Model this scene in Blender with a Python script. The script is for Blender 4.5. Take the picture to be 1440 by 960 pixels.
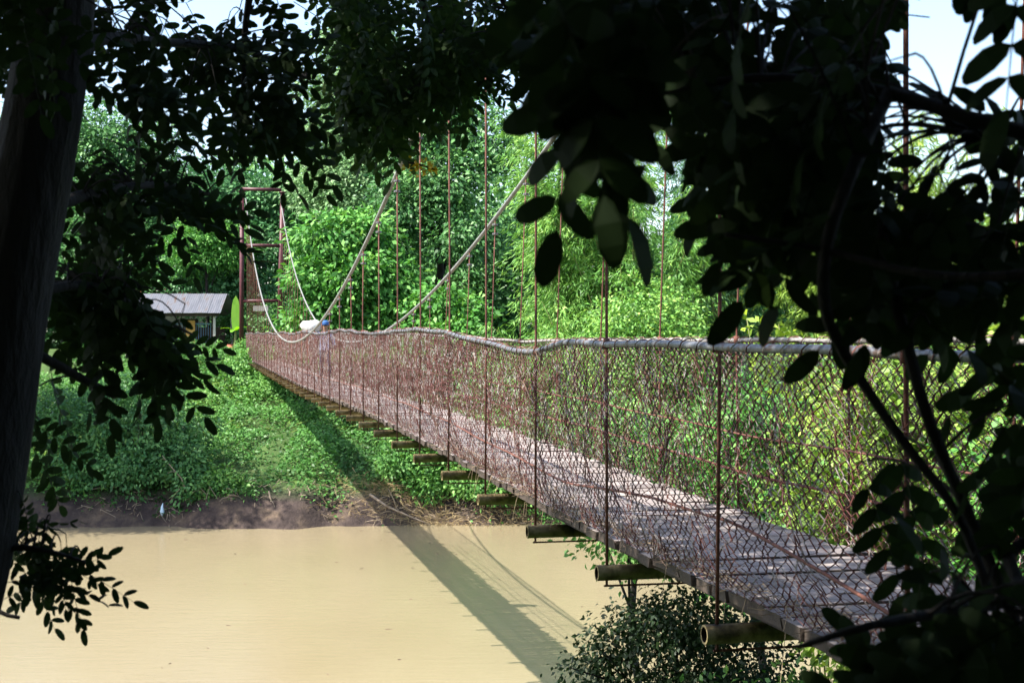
import bpy, math, random
import numpy as np
from mathutils import Vector, Matrix
R = math.radians
rng = np.random.default_rng(7)
random.seed(7)
for o in list(bpy.data.objects): bpy.data.objects.remove(o)
scene = bpy.context.scene
COL = scene.collection

# ------------------------------------------------------------------ camera
EYE = 7.8                      # eye height above the river (m)
FPX = 2000.0                   # focal length in photo pixels (50 mm lens)
cam_d = bpy.data.cameras.new('camera'); cam = bpy.data.objects.new('camera', cam_d)
COL.objects.link(cam); scene.camera = cam
cam.location = (0, 0, EYE); cam.rotation_euler = (R(90), 0, 0)
cam_d.lens = 50; cam_d.sensor_width = 36; cam_d.clip_start = 0.05; cam_d.clip_end = 3000
cam_d.dof.use_dof = True; cam_d.dof.focus_distance = 17; cam_d.dof.aperture_fstop = 11

# ------------------------------------------------------------------ sky and sun
SUN_EL, SUN_AZ = 53.0, 20.0    # sun stands left of the camera; light travels to +X, a little to +Y
w = bpy.data.worlds.new('World'); scene.world = w; w.use_nodes = True
nt = w.node_tree; nt.nodes.clear()
sky = nt.nodes.new('ShaderNodeTexSky'); sky.sky_type = 'NISHITA'; sky.sun_disc = False
sky.sun_elevation = R(SUN_EL); sky.dust_density = 2.0; sky.air_density = 1.0; sky.ozone_density = 1.0
trav = Vector((math.cos(R(SUN_AZ))*math.cos(R(SUN_EL)), math.sin(R(SUN_AZ))*math.cos(R(SUN_EL)), -math.sin(R(SUN_EL))))
sky.sun_rotation = math.atan2(-trav.x, -trav.y)
bg = nt.nodes.new('ShaderNodeBackground'); bg.inputs[1].default_value = 0.15
wo = nt.nodes.new('ShaderNodeOutputWorld')
nt.links.new(sky.outputs[0], bg.inputs[0]); nt.links.new(bg.outputs[0], wo.inputs[0])
sl = bpy.data.lights.new('sun', 'SUN'); sl.energy = 5.0; sl.angle = R(0.5); sl.color = (1, 0.95, 0.86)
so = bpy.data.objects.new('sun', sl); COL.objects.link(so)
so.location = (-30, -10, 60); so.rotation_euler = trav.to_track_quat('-Z', 'Y').to_euler()
scene.view_settings.view_transform = 'Standard'; scene.view_settings.look = 'None'
scene.view_settings.exposure = 1.42; scene.view_settings.gamma = 1
scene.view_settings.use_curve_mapping = False
scene.render.engine = 'CYCLES'
scene.cycles.max_bounces = 5; scene.cycles.diffuse_bounces = 3; scene.cycles.glossy_bounces = 2
scene.cycles.transmission_bounces = 4

# ------------------------------------------------------------------ helpers
def pix(x, y, d):              # photo pixel + distance along the view axis -> point
    return np.array(((x-720)/FPX*d, d, EYE-(y-480)/FPX*d))

def tag(o, label=None, cat=None, group=None, kind=None):
    if label: o['label'] = label
    if cat: o['category'] = cat
    if group: o['group'] = group
    if kind: o['kind'] = kind
    return o

def empty(name, loc, label, cat, group=None):
    o = bpy.data.objects.new(name, None); COL.objects.link(o); o.location = loc
    o.empty_display_size = .2
    return tag(o, label, cat, group)

def link(name, me, mat=None, parent=None):
    if mat is not None and len(me.materials) == 0: me.materials.append(mat)
    o = bpy.data.objects.new(name, me); COL.objects.link(o)
    if parent is not None:
        o.parent = parent
        base = parent.location + (parent.parent.location if parent.parent else Vector((0, 0, 0)))
        o.location = -base            # mesh data is in world coordinates
    return o

def poly_mesh(name, V, F, n, attr=None, smooth=False):
    V = np.asarray(V, np.float32).reshape(-1, 3); F = np.asarray(F, np.int32).reshape(-1, n)
    me = bpy.data.meshes.new(name)
    me.vertices.add(len(V)); me.vertices.foreach_set('co', V.ravel())
    me.loops.add(F.size); me.loops.foreach_set('vertex_index', F.ravel())
    me.polygons.add(len(F)); me.polygons.foreach_set('loop_start', np.arange(len(F), dtype=np.int32)*n)
    if smooth: me.polygons.foreach_set('use_smooth', np.ones(len(F), bool))
    me.update(calc_edges=True)
    if attr is not None:
        a = me.attributes.new('rnd', 'FLOAT', 'FACE'); a.data.foreach_set('value', np.asarray(attr, np.float32))
    return me

class MB:                      # mesh collector (mixed polygons)
    def __init__(s): s.v = []; s.f = []
    def add(s, v, f):
        b = len(s.v); s.v += [tuple(map(float, p)) for p in v]; s.f += [tuple(i+b for i in q) for q in f]
    def box(s, c, size, M=None):
        x, y, z = [k/2 for k in size]
        p = [Vector((a*x, b*y, d*z)) for a in (-1, 1) for b in (-1, 1) for d in (-1, 1)]
        if M is not None: p = [M @ q for q in p]
        s.add([q+Vector(c) for q in p], [(0,1,3,2), (4,6,7,5), (0,4,5,1), (2,3,7,6), (0,2,6,4), (1,5,7,3)])
    def tube(s, pts, r, k=6, cap=True):
        pts = [Vector(p) for p in pts]; n = len(pts)
        rr = r if hasattr(r, '__len__') else [r]*n
        t0 = (pts[1]-pts[0]).normalized()
        u = t0.cross(Vector((0, 0, 1)) if abs(t0.z) < .9 else Vector((1, 0, 0))).normalized()
        vs = []
        for i in range(n):
            t = (pts[min(i+1, n-1)]-pts[max(i-1, 0)]).normalized()
            u = (u - t*u.dot(t)).normalized(); b = t.cross(u)
            for j in range(k):
                a = 2*math.pi*j/k
                vs.append(pts[i] + (u*math.cos(a)+b*math.sin(a))*rr[i])
        fs = [(i*k+j, i*k+(j+1) % k, (i+1)*k+(j+1) % k, (i+1)*k+j) for i in range(n-1) for j in range(k)]
        if cap: fs += [tuple(range(k-1, -1, -1)), tuple(range((n-1)*k, n*k))]
        s.add(vs, fs)
    def mesh(s, name, smooth=False):
        me = bpy.data.meshes.new(name); me.from_pydata(s.v, [], s.f)
        if smooth: me.polygons.foreach_set('use_smooth', np.ones(len(s.f), bool))
        me.update(); return me
    def build(s, name, mat, parent=None, smooth=False):
        return link(name, s.mesh(name, smooth), mat, parent)

def vnoise(x, y, sc, seed=0):  # cheap smooth 2-D noise, -1..1
    x = np.asarray(x)/sc; y = np.asarray(y)/sc
    xi = np.floor(x).astype(np.int64); yi = np.floor(y).astype(np.int64); fx = x-xi; fy = y-yi
    def h(a, b):
        v = np.sin(a*127.1+b*311.7+seed*74.7)*43758.5453
        return (v-np.floor(v))*2-1
    fx = fx*fx*(3-2*fx); fy = fy*fy*(3-2*fy)
    return (h(xi, yi)*(1-fx)+h(xi+1, yi)*fx)*(1-fy)+(h(xi, yi+1)*(1-fx)+h(xi+1, yi+1)*fx)*fy

# ------------------------------------------------------------------ materials
def new_mat(name):
    m = bpy.data.materials.new(name); m.use_nodes = True
    t = m.node_tree; t.nodes.clear()
    out = t.nodes.new('ShaderNodeOutputMaterial')
    return m, t, out

def ramp(t, fac, stops):
    r = t.nodes.new('ShaderNodeValToRGB'); e = r.color_ramp.elements
    while len(e) < len(stops): e.new(0.5)
    for i, (p, c) in enumerate(stops): e[i].position = p; e[i].color = (*c, 1)
    t.links.new(fac, r.inputs[0]); return r.outputs[0]

def noise(t, scale, detail=4, rough=.55, stretch=None, coord='Object'):
    if coord == 'World': src = t.nodes.new('ShaderNodeNewGeometry').outputs['Position']
    else: src = t.nodes.new('ShaderNodeTexCoord').outputs[coord]
    if stretch:
        mp = t.nodes.new('ShaderNodeMapping'); mp.inputs['Scale'].default_value = stretch
        t.links.new(src, mp.inputs[0]); src = mp.outputs[0]
    n = t.nodes.new('ShaderNodeTexNoise'); n.inputs['Scale'].default_value = scale
    n.inputs['Detail'].default_value = detail; n.inputs['Roughness'].default_value = rough
    t.links.new(src, n.inputs['Vector']); return n.outputs['Fac']

def surf_mat(name, stops, scale=4, rough=.7, bump=.2, bscale=None, stretch=None, metal=0, spec=.4, detail=5, coord='Object'):
    m, t, out = new_mat(name)
    b = t.nodes.new('ShaderNodeBsdfPrincipled'); t.links.new(b.outputs[0], out.inputs[0])
    t.links.new(ramp(t, noise(t, scale, detail, .6, stretch, coord), stops), b.inputs['Base Color'])
    b.inputs['Roughness'].default_value = rough; b.inputs['Metallic'].default_value = metal
    b.inputs['Specular IOR Level'].default_value = spec
    if bump:
        bp = t.nodes.new('ShaderNodeBump'); bp.inputs['Strength'].default_value = bump; bp.inputs['Distance'].default_value = .02
        t.links.new(noise(t, bscale or scale*4, 5, .6, stretch, coord), bp.inputs['Height'])
        t.links.new(bp.outputs[0], b.inputs['Normal'])
    return m

def leaf_mat(name, c0, c1, c2, transl=.3, rough=.5, spec=.3):
    m, t, out = new_mat(name)
    at = t.nodes.new('ShaderNodeAttribute'); at.attribute_name = 'rnd'
    col = ramp(t, at.outputs['Fac'], [(0, c0), (.55, c1), (1, c2)])
    b = t.nodes.new('ShaderNodeBsdfPrincipled'); t.links.new(col, b.inputs['Base Color'])
    b.inputs['Roughness'].default_value = rough; b.inputs['Specular IOR Level'].default_value = spec
    tr = t.nodes.new('ShaderNodeBsdfTranslucent')
    hs = t.nodes.new('ShaderNodeHueSaturation'); hs.inputs['Hue'].default_value = .485
    hs.inputs['Saturation'].default_value = 1.1; hs.inputs['Value'].default_value = 1.3
    t.links.new(col, hs.inputs['Color']); t.links.new(hs.outputs[0], tr.inputs[0])
    mx = t.nodes.new('ShaderNodeMixShader'); mx.inputs[0].default_value = transl
    t.links.new(b.outputs[0], mx.inputs[1]); t.links.new(tr.outputs[0], mx.inputs[2])
    t.links.new(mx.outputs[0], out.inputs[0]); return m

M = {}
M['rust'] = surf_mat('rusty_steel', [(.3, (.05, .022, .016)), (.55, (.13, .045, .03)), (.75, (.2, .08, .05))], 30, .8, .3)
M['wire'] = surf_mat('rusty_wire', [(.30, (0.0328, 0.0164, 0.0131)), (.43, (0.10, 0.026, 0.021)), (.53, (0.14, 0.062, 0.05)), (.61, (0.35, 0.32, 0.30))], 11, .6, 0, spec=.4, detail=8)
M['galv'] = surf_mat('galvanised_pipe', [(.35, (.07, .07, .078)), (.52, (.17, .177, .195)), (.62, (.09, .06, .05))], 14, .5, .15, metal=.3)
M['rope'] = surf_mat('steel_cable', [(.35, (0.164, 0.148, 0.135)), (.6, (0.271, 0.254, 0.238)), (.75, (0.131, 0.082, 0.0656))], 40, .6, .4)
M['cable'] = surf_mat('main_cable', [(.35, (.13, .13, .12)), (.6, (.24, .24, .225)), (.75, (.13, .09, .07))], 14, .5, .3)
M['maroon'] = surf_mat('maroon_paint', [(.35, (.055, .013, .019)), (.65, (.10, .024, .03)), (.8, (.07, .03, .02))], 6, .5, .1)
M['plank'] = surf_mat('weathered_planks', [(.25, (.115, .095, .09)), (.45, (.22, .188, .18)), (.58, (.29, .245, .225)), (.74, (.36, .285, .215))], 3, .8, .6, 22, stretch=(1.2, 7, 7), coord='World')
t = M['plank'].node_tree; b = [q for q in t.nodes if q.type == 'BSDF_PRINCIPLED'][0]
oi = t.nodes.new('ShaderNodeObjectInfo'); hs = t.nodes.new('ShaderNodeHueSaturation')
mr = t.nodes.new('ShaderNodeMapRange'); mr.inputs['To Min'].default_value = .68; mr.inputs['To Max'].default_value = 1.25
src = b.inputs['Base Color'].links[0].from_socket
t.links.new(oi.outputs['Random'], mr.inputs[0]); t.links.new(mr.outputs[0], hs.inputs['Value']); t.links.new(src, hs.inputs['Color']); t.links.new(hs.outputs[0], b.inputs['Base Color'])
M['wood'] = surf_mat('dark_timber', [(.35, (.03, .021, .017)), (.7, (.075, .053, .038))], 6, .85, .5, 30)
M['mossy'] = surf_mat('mossy_pipe', [(.30, (.03, .02, .013)), (.42, (.14, .10, .035)), (.54, (.34, .26, .12)), (.76, (.08, .05, .028))], 7, .75, .4, 40, detail=6, coord='World')
M['hole'] = surf_mat('pipe_inside', [(.4, (.05, .03, .02)), (.7, (.12, .07, .04))], 20, .9, 0)
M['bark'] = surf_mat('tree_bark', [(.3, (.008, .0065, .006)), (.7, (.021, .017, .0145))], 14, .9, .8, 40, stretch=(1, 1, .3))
M['culm'] = surf_mat('bamboo_culm', [(.3, (.10, .13, .04)), (.7, (.24, .22, .09))], 3, .6, .1)
M['straw'] = surf_mat('dry_straw', [(.3, (0.164, 0.115, 0.0656)), (.7, (0.344, 0.262, 0.164))], 6, .9, 0)
M['drystick'] = surf_mat('dry_branch', [(.3, (0.18, 0.131, 0.0902)), (.7, (0.344, 0.279, 0.205))], 5, .9, .2)
M['vine'] = surf_mat('dead_vine', [(.3, (.06, .04, .03)), (.7, (.16, .1, .07))], 9, .9, .2)
M['roof'] = surf_mat('zinc_roof', [(.3, (.075, .08, .10)), (.55, (.12, .125, .15)), (.68, (.09, .06, .05))], 1.2, .5, .05, stretch=(3, .4, 1))
M['tile'] = surf_mat('clay_tile', [(.3, (.38, .13, .06)), (.7, (.55, .24, .12))], 3, .8, .1)
M['ochre'] = surf_mat('ochre_paint', [(.3, (.5, .28, .08)), (.7, (.62, .38, .13))], 2, .8, .1)
M['blue'] = surf_mat('blue_paint', [(.3, (.07, .16, .26)), (.7, (.12, .25, .38))], 2, .6, .1)
M['cream'] = surf_mat('cream_render', [(.3, (0.41, 0.385, 0.344)), (.7, (0.541, 0.517, 0.476))], 2, .8, .1)
M['white'] = surf_mat('white_plastic', [(.3, (0.59, 0.582, 0.566)), (.7, (0.672, 0.672, 0.656))], 5, .6, .2)
M['red'] = surf_mat('red_clay', [(.3, (.36, .09, .06)), (.7, (.48, .15, .09))], 5, .8, .1)
M['skin'] = surf_mat('skin', [(.3, (.24, .13, .085)), (.7, (.28, .16, .1))], 6, .5, 0)
M['hair'] = surf_mat('hair', [(.3, (.012, .01, .01)), (.7, (.03, .025, .02))], 30, .6, 0)
M['capblue'] = surf_mat('cap_cloth', [(.3, (.02, .07, .2)), (.7, (.03, .11, .28))], 30, .8, 0)
M['shirt'] = surf_mat('shirt_cloth', [(.3, (.42, .42, .6)), (.7, (.6, .6, .72))], 8, .8, .2)
M['trousers'] = surf_mat('trouser_cloth', [(.3, (.04, .045, .07)), (.7, (.07, .08, .11))], 12, .9, .2)
M['sack'] = surf_mat('sack_cloth', [(.3, (.42, .41, .38)), (.7, (.54, .53, .5))], 6, .8, .4)
M['bag'] = surf_mat('plastic_bag', [(.3, (.45, .62, .75)), (.7, (.62, .75, .85))], 12, .4, .2)

L = {}
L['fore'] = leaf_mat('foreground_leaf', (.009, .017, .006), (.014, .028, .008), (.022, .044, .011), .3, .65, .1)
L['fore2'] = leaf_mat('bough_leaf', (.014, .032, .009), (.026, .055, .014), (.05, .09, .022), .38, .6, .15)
L['yellow'] = leaf_mat('yellow_petal', (.55, .36, .03), (.65, .45, .04), (.75, .55, .08), .3)
L['dark'] = leaf_mat('dark_broadleaf', (0.016, 0.06, 0.018), (0.064, 0.185, 0.0525), (0.192, 0.39, 0.12), .22, .45)
L['blue'] = leaf_mat('bluish_leaf', (0.0176, 0.065, 0.0256), (0.068, 0.2, 0.072), (0.192, 0.39, 0.152), .22, .45)
L['pale'] = leaf_mat('pale_leaf', (0.068, 0.14, 0.056), (0.17, 0.32, 0.128), (0.34, 0.5, 0.24), .24)
L['bright'] = leaf_mat('bright_broadleaf', (0.017, 0.075, 0.012), (0.0765, 0.25, 0.0413), (0.23, 0.46, 0.105), .22, .5, .25)
L['bam'] = leaf_mat('bamboo_leaf', (0.0308, 0.09, 0.0182), (0.132, 0.32, 0.056), (0.352, 0.55, 0.126), .24)
L['bamy'] = leaf_mat('yellow_bamboo_leaf', (0.063, 0.12, 0.0175), (0.216, 0.36, 0.0525), (0.432, 0.57, 0.126), .26)
L['bamd'] = leaf_mat('dark_bamboo_leaf', (0.0153, 0.06, 0.028), (0.0595, 0.17, 0.068), (0.187, 0.36, 0.136), .22)
L['cover'] = leaf_mat('ground_cover_leaf', (0.0246, 0.085, 0.0165), (0.0984, 0.26, 0.0525), (0.246, 0.44, 0.112), .24)
L['young'] = leaf_mat('young_leaf', (.14, .24, .03), (.26, .4, .05), (.4, .52, .1), .4)
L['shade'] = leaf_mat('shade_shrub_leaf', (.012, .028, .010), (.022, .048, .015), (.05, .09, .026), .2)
L['banana'] = leaf_mat('banana_leaf', (.14, .34, .03), (.2, .44, .05), (.26, .5, .07), .4)
L['drygrass'] = leaf_mat('dry_grass', (.2, .14, .07), (.32, .24, .12), (.42, .34, .18), .2)

# ------------------------------------------------------------------ terrain and water
HY = [-900, -6, 4, 10, 18, 24, 30, 54, 59.2, 60.0, 60.7, 61.4, 63, 70, 80, 83, 90, 120, 900]
HZ = [6.6, 6.3, 6.15, 4.4, 2.0, 0, -2, -2, -.5, .05, .75, 1.25, 1.75, 3.75, 6.3, 6.85, 7.0, 7.4, 9]
def height(x, y):
    x = np.asarray(x, float); y = np.asarray(y, float)
    yy = y + .8*vnoise(x, y*0, 5, 3)*np.clip((y-50)/8, 0, 1) + .4*vnoise(x, y*0, 1.3, 5)*np.clip((y-50)/8, 0, 1)
    z = np.interp(yy, HY, HZ)
    veg = np.clip((yy-61)/2, 0, 1)*np.clip((86-yy)/4, 0, 1)
    z = z + veg*(.35*vnoise(x, y, 3.5, 1)+.15*vnoise(x, y, 1.2, 2))
    z = z + .06*vnoise(x, y, .6, 4)*np.clip((yy-59.6), 0, 1)
    return z
gx = np.unique(np.concatenate([np.linspace(-900, -60, 15), np.linspace(-60, -28, 33), np.arange(-28, 20, .3), np.linspace(20, 60, 40), np.linspace(60, 900, 15)]))
gy = np.unique(np.concatenate([np.linspace(-900, -20, 12), np.linspace(-20, 58, 60), np.arange(58, 64, .12), np.arange(64, 86, .45), np.linspace(86, 130, 20), np.linspace(130, 1200, 15)]))
GX, GY = np.meshgrid(gx, gy); GZ = height(GX, GY)
nx, ny = len(gx), len(gy); idx = np.arange(nx*ny).reshape(ny, nx)
F = np.stack([idx[:-1, :-1], idx[:-1, 1:], idx[1:, 1:], idx[1:, :-1]], -1)
gm, t, out = new_mat('bank_soil')
b = t.nodes.new('ShaderNodeBsdfPrincipled'); t.links.new(b.outputs[0], out.inputs[0]); b.inputs['Roughness'].default_value = .95
b.inputs['Specular IOR Level'].default_value = .15
soil = ramp(t, noise(t, 1.1, 7, .65), [(.3, (.028, .021, .02)), (.5, (.06, .045, .04)), (.7, (.13, .095, .068))])
grass = ramp(t, noise(t, .8, 7, .7), [(.3, (.03, .055, .018)), (.6, (.07, .12, .035)), (.8, (.13, .13, .06))])
ge = t.nodes.new('ShaderNodeNewGeometry'); sx = t.nodes.new('ShaderNodeSeparateXYZ'); t.links.new(ge.outputs['Position'], sx.inputs[0])
mr = t.nodes.new('ShaderNodeMapRange'); mr.inputs['From Min'].default_value = 1.0; mr.inputs['From Max'].default_value = 1.7
t.links.new(sx.outputs['Z'], mr.inputs[0])
mx = t.nodes.new('ShaderNodeMixRGB'); t.links.new(mr.outputs[0], mx.inputs[0]); t.links.new(soil, mx.inputs[1]); t.links.new(grass, mx.inputs[2])
t.links.new(mx.outputs[0], b.inputs['Base Color'])
bp = t.nodes.new('ShaderNodeBump'); bp.inputs['Strength'].default_value = .8; bp.inputs['Distance'].default_value = .15
t.links.new(noise(t, 3, 8, .7), bp.inputs['Height']); t.links.new(bp.outputs[0], b.inputs['Normal'])
g = link('ground', poly_mesh('ground', np.stack([GX, GY, GZ], -1), F, 4, smooth=True), gm); tag(g, kind='structure')
g['label'] = 'green river banks with a dark muddy foot'

wm, t, out = new_mat('muddy_water')
b = t.nodes.new('ShaderNodeBsdfPrincipled'); t.links.new(b.outputs[0], out.inputs[0])
b.inputs['Roughness'].default_value = .06; b.inputs['IOR'].default_value = 1.33; b.inputs['Specular IOR Level'].default_value = .5
t.links.new(ramp(t, noise(t, .12, 4, .5, (1, .5, 1)), [(.3, (.228, .186, .112)), (.7, (.27, .225, .14))]), b.inputs['Base Color'])
bp = t.nodes.new('ShaderNodeBump'); bp.inputs['Strength'].default_value = .42; bp.inputs['Distance'].default_value = .03
n1 = noise(t, 2.2, 8, .75, (.4, 1.7, 1)); t.links.new(n1, bp.inputs['Height']); t.links.new(bp.outputs[0], b.inputs['Normal'])
wtr = link('river_water', poly_mesh('river_water', [(-900, 22, 0), (900, 22, 0), (900, 64, 0), (-900, 64, 0)], [(0, 1, 2, 3)], 4), wm)
tag(wtr, kind='structure'); wtr['label'] = 'calm muddy tan river water'

# ------------------------------------------------------------------ leaf geometry
def unit(a): return a/np.maximum(np.linalg.norm(a, axis=-1, keepdims=True), 1e-9)
def leaf_quads(c, d, n, Ln, W):
    """diamond leaves: base c, direction d, normal n (arrays)"""
    d = unit(d); s = unit(np.cross(n, d)); n2 = np.cross(d, s)
    Ln = np.broadcast_to(np.asarray(Ln), (len(c),))[:, None]; W = np.broadcast_to(np.asarray(W), (len(c),))[:, None]
    mid = c + d*Ln*.45 + n2*W*.18
    tip = c + d*Ln - n2*Ln*.06
    V = np.stack([c, mid+s*W*.5, tip, mid-s*W*.5], 1).reshape(-1, 3)
    return V, np.arange(len(c)*4).reshape(-1, 4)

def leaf_obj(name, c, d, n, Ln, W, mat, parent, rnd=None, kind=None):
    V, Fq = leaf_quads(c, d, n, Ln, W)
    if rnd is None: rnd = rng.random(len(c))
    o = link(name, poly_mesh(name, V, Fq, 4, rnd), mat, parent)
    if kind: o['kind'] = kind
    return o

def clump_crown(blobs, nclump, m, cr, Ln, W, droop=.2, shell=.35, up=.7):
    """leaf clumps through several ellipsoids -> arrays"""
    blobs = np.asarray(blobs, float)
    vol = (blobs[:, 3]*blobs[:, 4]*blobs[:, 5])**.75; p = vol/vol.sum()
    bi = rng.choice(len(blobs), nclump, p=p)
    u = unit(rng.normal(size=(nclump, 3))); r = shell+(1-shell)*rng.random(nclump)**.6
    lump = 1+.22*np.sin(u[:, 0]*5+bi*1.7)*np.cos(u[:, 2]*4+bi)
    cc = blobs[bi, :3]+u*(r*lump)[:, None]*blobs[bi, 3:]
    crnd = rng.random(nclump)
    ci = np.repeat(np.arange(nclump), m); N = len(ci)
    off = rng.normal(size=(N, 3))*np.array([1, 1, .55])*cr
    c = cc[ci]+off
    d = unit(off)*.8+u[ci]*.5+rng.normal(size=(N, 3))*.55+np.array([0, 0, -droop])
    n = rng.normal(size=(N, 3))*.5+np.array([-.15, -.3, up*.7])+u[ci]*.5
    s = rng.uniform(.7, 1.25, N)
    return c, d, n, Ln*s, W*s, np.clip(.6*crnd[ci]+.4*rng.random(N), 0, 1)

def limbs(mb, base, top, r, ends, k=7):
    base = np.array(base, float); top = np.array(top, float)
    pts = [base+(top-base)*f+rng.normal(size=3)*np.array([.12, .12, 0])*np.linalg.norm(top-base)*.12*math.sin(f*3.1) for f in np.linspace(0, 1, 7)]
    mb.tube(pts, [r*(1-.6*f) for f in np.linspace(0, 1, 7)], k)
    for e in ends:
        f = rng.uniform(.35, .9); i = min(int(f*6), 5); s = pts[i]; e = np.array(e, float)
        md = s*.5+e*.5+np.array([0, 0, .12*np.linalg.norm(e-s)])
        mb.tube([s, s*.7+md*.3+rng.normal(size=3)*.05, md, e], [r*.4, r*.33, r*.22, r*.07], 5)

def tree(name, label, cat, base, blobs, mat, nclump, m, cr, Ln, W, r=.25, group=None, **kw):
    base = np.array((base[0], base[1], 0.)); base[2] = height(base[0], base[1])-.1
    e = empty(name, base, label, cat, group)
    blobs = np.asarray(blobs, float)
    mb = MB(); top = blobs[:, :3].mean(0)
    limbs(mb, base, top, r, blobs[:, :3]+rng.normal(size=(len(blobs), 3))*.2)
    mb.build('trunk' if r > .1 else 'stem', M['bark'], e, True)
    c, d, n, l_, w_, rn = clump_crown(blobs, nclump, m, cr, Ln, W, **kw)
    leaf_obj('crown' if cat == 'tree' else 'foliage', c, d, n, l_, w_, mat, e, rn)
    return e

def px_blobs(px0, px1, py0, py1, d, k, rs, dd=2.5):
    """k blobs filling a pixel box at distance d (metres from the box's own size)"""
    out = []
    for i in range(k):
        x = rng.uniform(px0, px1); y = rng.uniform(py0, py1); q = d+rng.uniform(-dd, dd)
        s = rs*rng.uniform(.75, 1.25)
        out.append((*pix(x, y, q), s, s, s*.8))
    return out

def bamboo(name, label, base, rad, H, nculm, mat, leafs, Ln=.34, W=.055, arch=.3, toward=(0, -1)):
    base = np.array((base[0], base[1], 0.)); base[2] = height(base[0], base[1])-.1
    e = empty(name, base, label, 'bamboo', 'bamboo clumps on the far bank')
    C, D, Nn, RN = [], [], [], []
    per = leafs//nculm
    for q in range(nculm):
        a = rng.uniform(0, 2*math.pi); o = np.array((math.cos(a), math.sin(a), 0))
        o[:2] += np.array(toward)*.35
        b0 = base+o*rng.uniform(.2, 1)*rad*.35; h = H*rng.uniform(.6, 1.05); sp = rad*rng.uniform(.5, 1.3)
        f = np.linspace(0, 1, 12)
        P = b0+o*(sp*f**2.2)[:, None]+np.array((0, 0, 1))*(h*(f-.28*arch*3*f**4*.35))[:, None]
        mb = MB(); mb.tube(P, list(.045*(1-.85*f)), 5); mb.build('culm', M['culm'], e, True)
        ns = per//26
        ff = rng.uniform(.12, 1, ns)**.8; si = np.clip((ff*11).astype(int), 0, 10); fr = (ff*11-si)[:, None]
        sp0 = P[si]*(1-fr)+P[si+1]*fr
        az = rng.uniform(0, 2*math.pi, ns)
        sd = np.stack([np.cos(az), np.sin(az), rng.uniform(-.3, .5, ns)], 1)+o*.3
        sl_ = rng.uniform(.7, 2.0, ns)*np.interp(ff, [0, .4, .8, 1], [.7, 1.1, .9, .5])
        srn = rng.random(ns)
        k = 26; tt = rng.random((ns, k))
        pos = sp0[:, None]+sd[:, None]*(tt*sl_[:, None])[..., None]
        pos[..., 2] -= .45*tt**2*sl_[:, None]**1.3
        pos += rng.normal(size=pos.shape)*.09
        dr = sd[:, None]*.55+rng.normal(size=(ns, k, 3))*.38+np.array((0, 0, -.65))
        C.append(pos.reshape(-1, 3)); D.append(dr.reshape(-1, 3)); RN.append((.5*srn[:, None]+.5*rng.random((ns, k))).ravel())
    C = np.concatenate(C); D = np.concatenate(D); RN = np.concatenate(RN)
    n = rng.normal(size=C.shape)*.8+np.array((-.25, -.5, .5)); s = rng.uniform(.7, 1.3, len(C))
    leaf_obj('crown', C, D, n, Ln*s, W*s, mat, e, RN)
    return e

# ------------------------------------------------------------------ the bridge
LZ, N0 = 1.97, 2.7
PERP = np.array((.9767, .2144, 0)); ALONG = np.array((-.2144, .9767, 0)); BAY = 2.017
NG = np.arange(-4, 41, .05)
def smooth_curve(kn, kv, win):
    v = np.interp(NG, kn, kv); k = int(win/.05)|1; ker = np.hanning(k+2)[1:-1]; ker /= ker.sum()
    return np.convolve(np.pad(v, k//2, mode='edge'), ker, 'valid')
DECK = smooth_curve([-3, 1, 2, 3, 5, 9, 18, 28, 39], [-1.36, -1.33, -1.34, -1.34, -1.26, -1.18, -1.2, -1.1, -1.0], 2)
RN_ = smooth_curve([-3, 0, 1, 2, 2.5, 3, 3.5, 4, 5, 7, 9, 18, 39], [0, -.05, -.022, -.015, 0.0, -.085, -.065, -.01, .085, .13, .16, .24, .46], .5)
RN_ = RN_+np.where(NG > 5, .009*np.cos(2*math.pi*NG)*np.clip((NG-5)/3, 0, 1)+.03*np.sin(NG*1.3), 0)
RF_ = smooth_curve([-3, 0, 3, 5, 7, 9, 12, 18, 39], [0, 0, .01, .015, 0, .07, .15, .24, .46], .8)
deck = lambda n: EYE+np.interp(n, NG, DECK)
rail = lambda n, s: EYE+np.interp(n, NG, RN_ if s == 0 else RF_)
def bp_(n, lat, z):            # bridge coordinates -> world
    Z = (n+N0)*LZ; p = np.array((2.65-.2195*Z, Z, 0))+PERP*lat
    p[2] = z; return p
CMID, CK = 18.0, .0188
cable_z = lambda n: EYE-.02+CK*(n-CMID)**2
WID = 1.70
NEND = 39
bridge = empty('suspension_bridge', bp_(-2.6, .85, height(3, 0)), 'long rusty suspension footbridge with wire mesh sides crossing the river', 'bridge')
def lat_top(n, s): return (WID+.035*(cable_z(n)-EYE)) if s else 0.0

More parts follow.
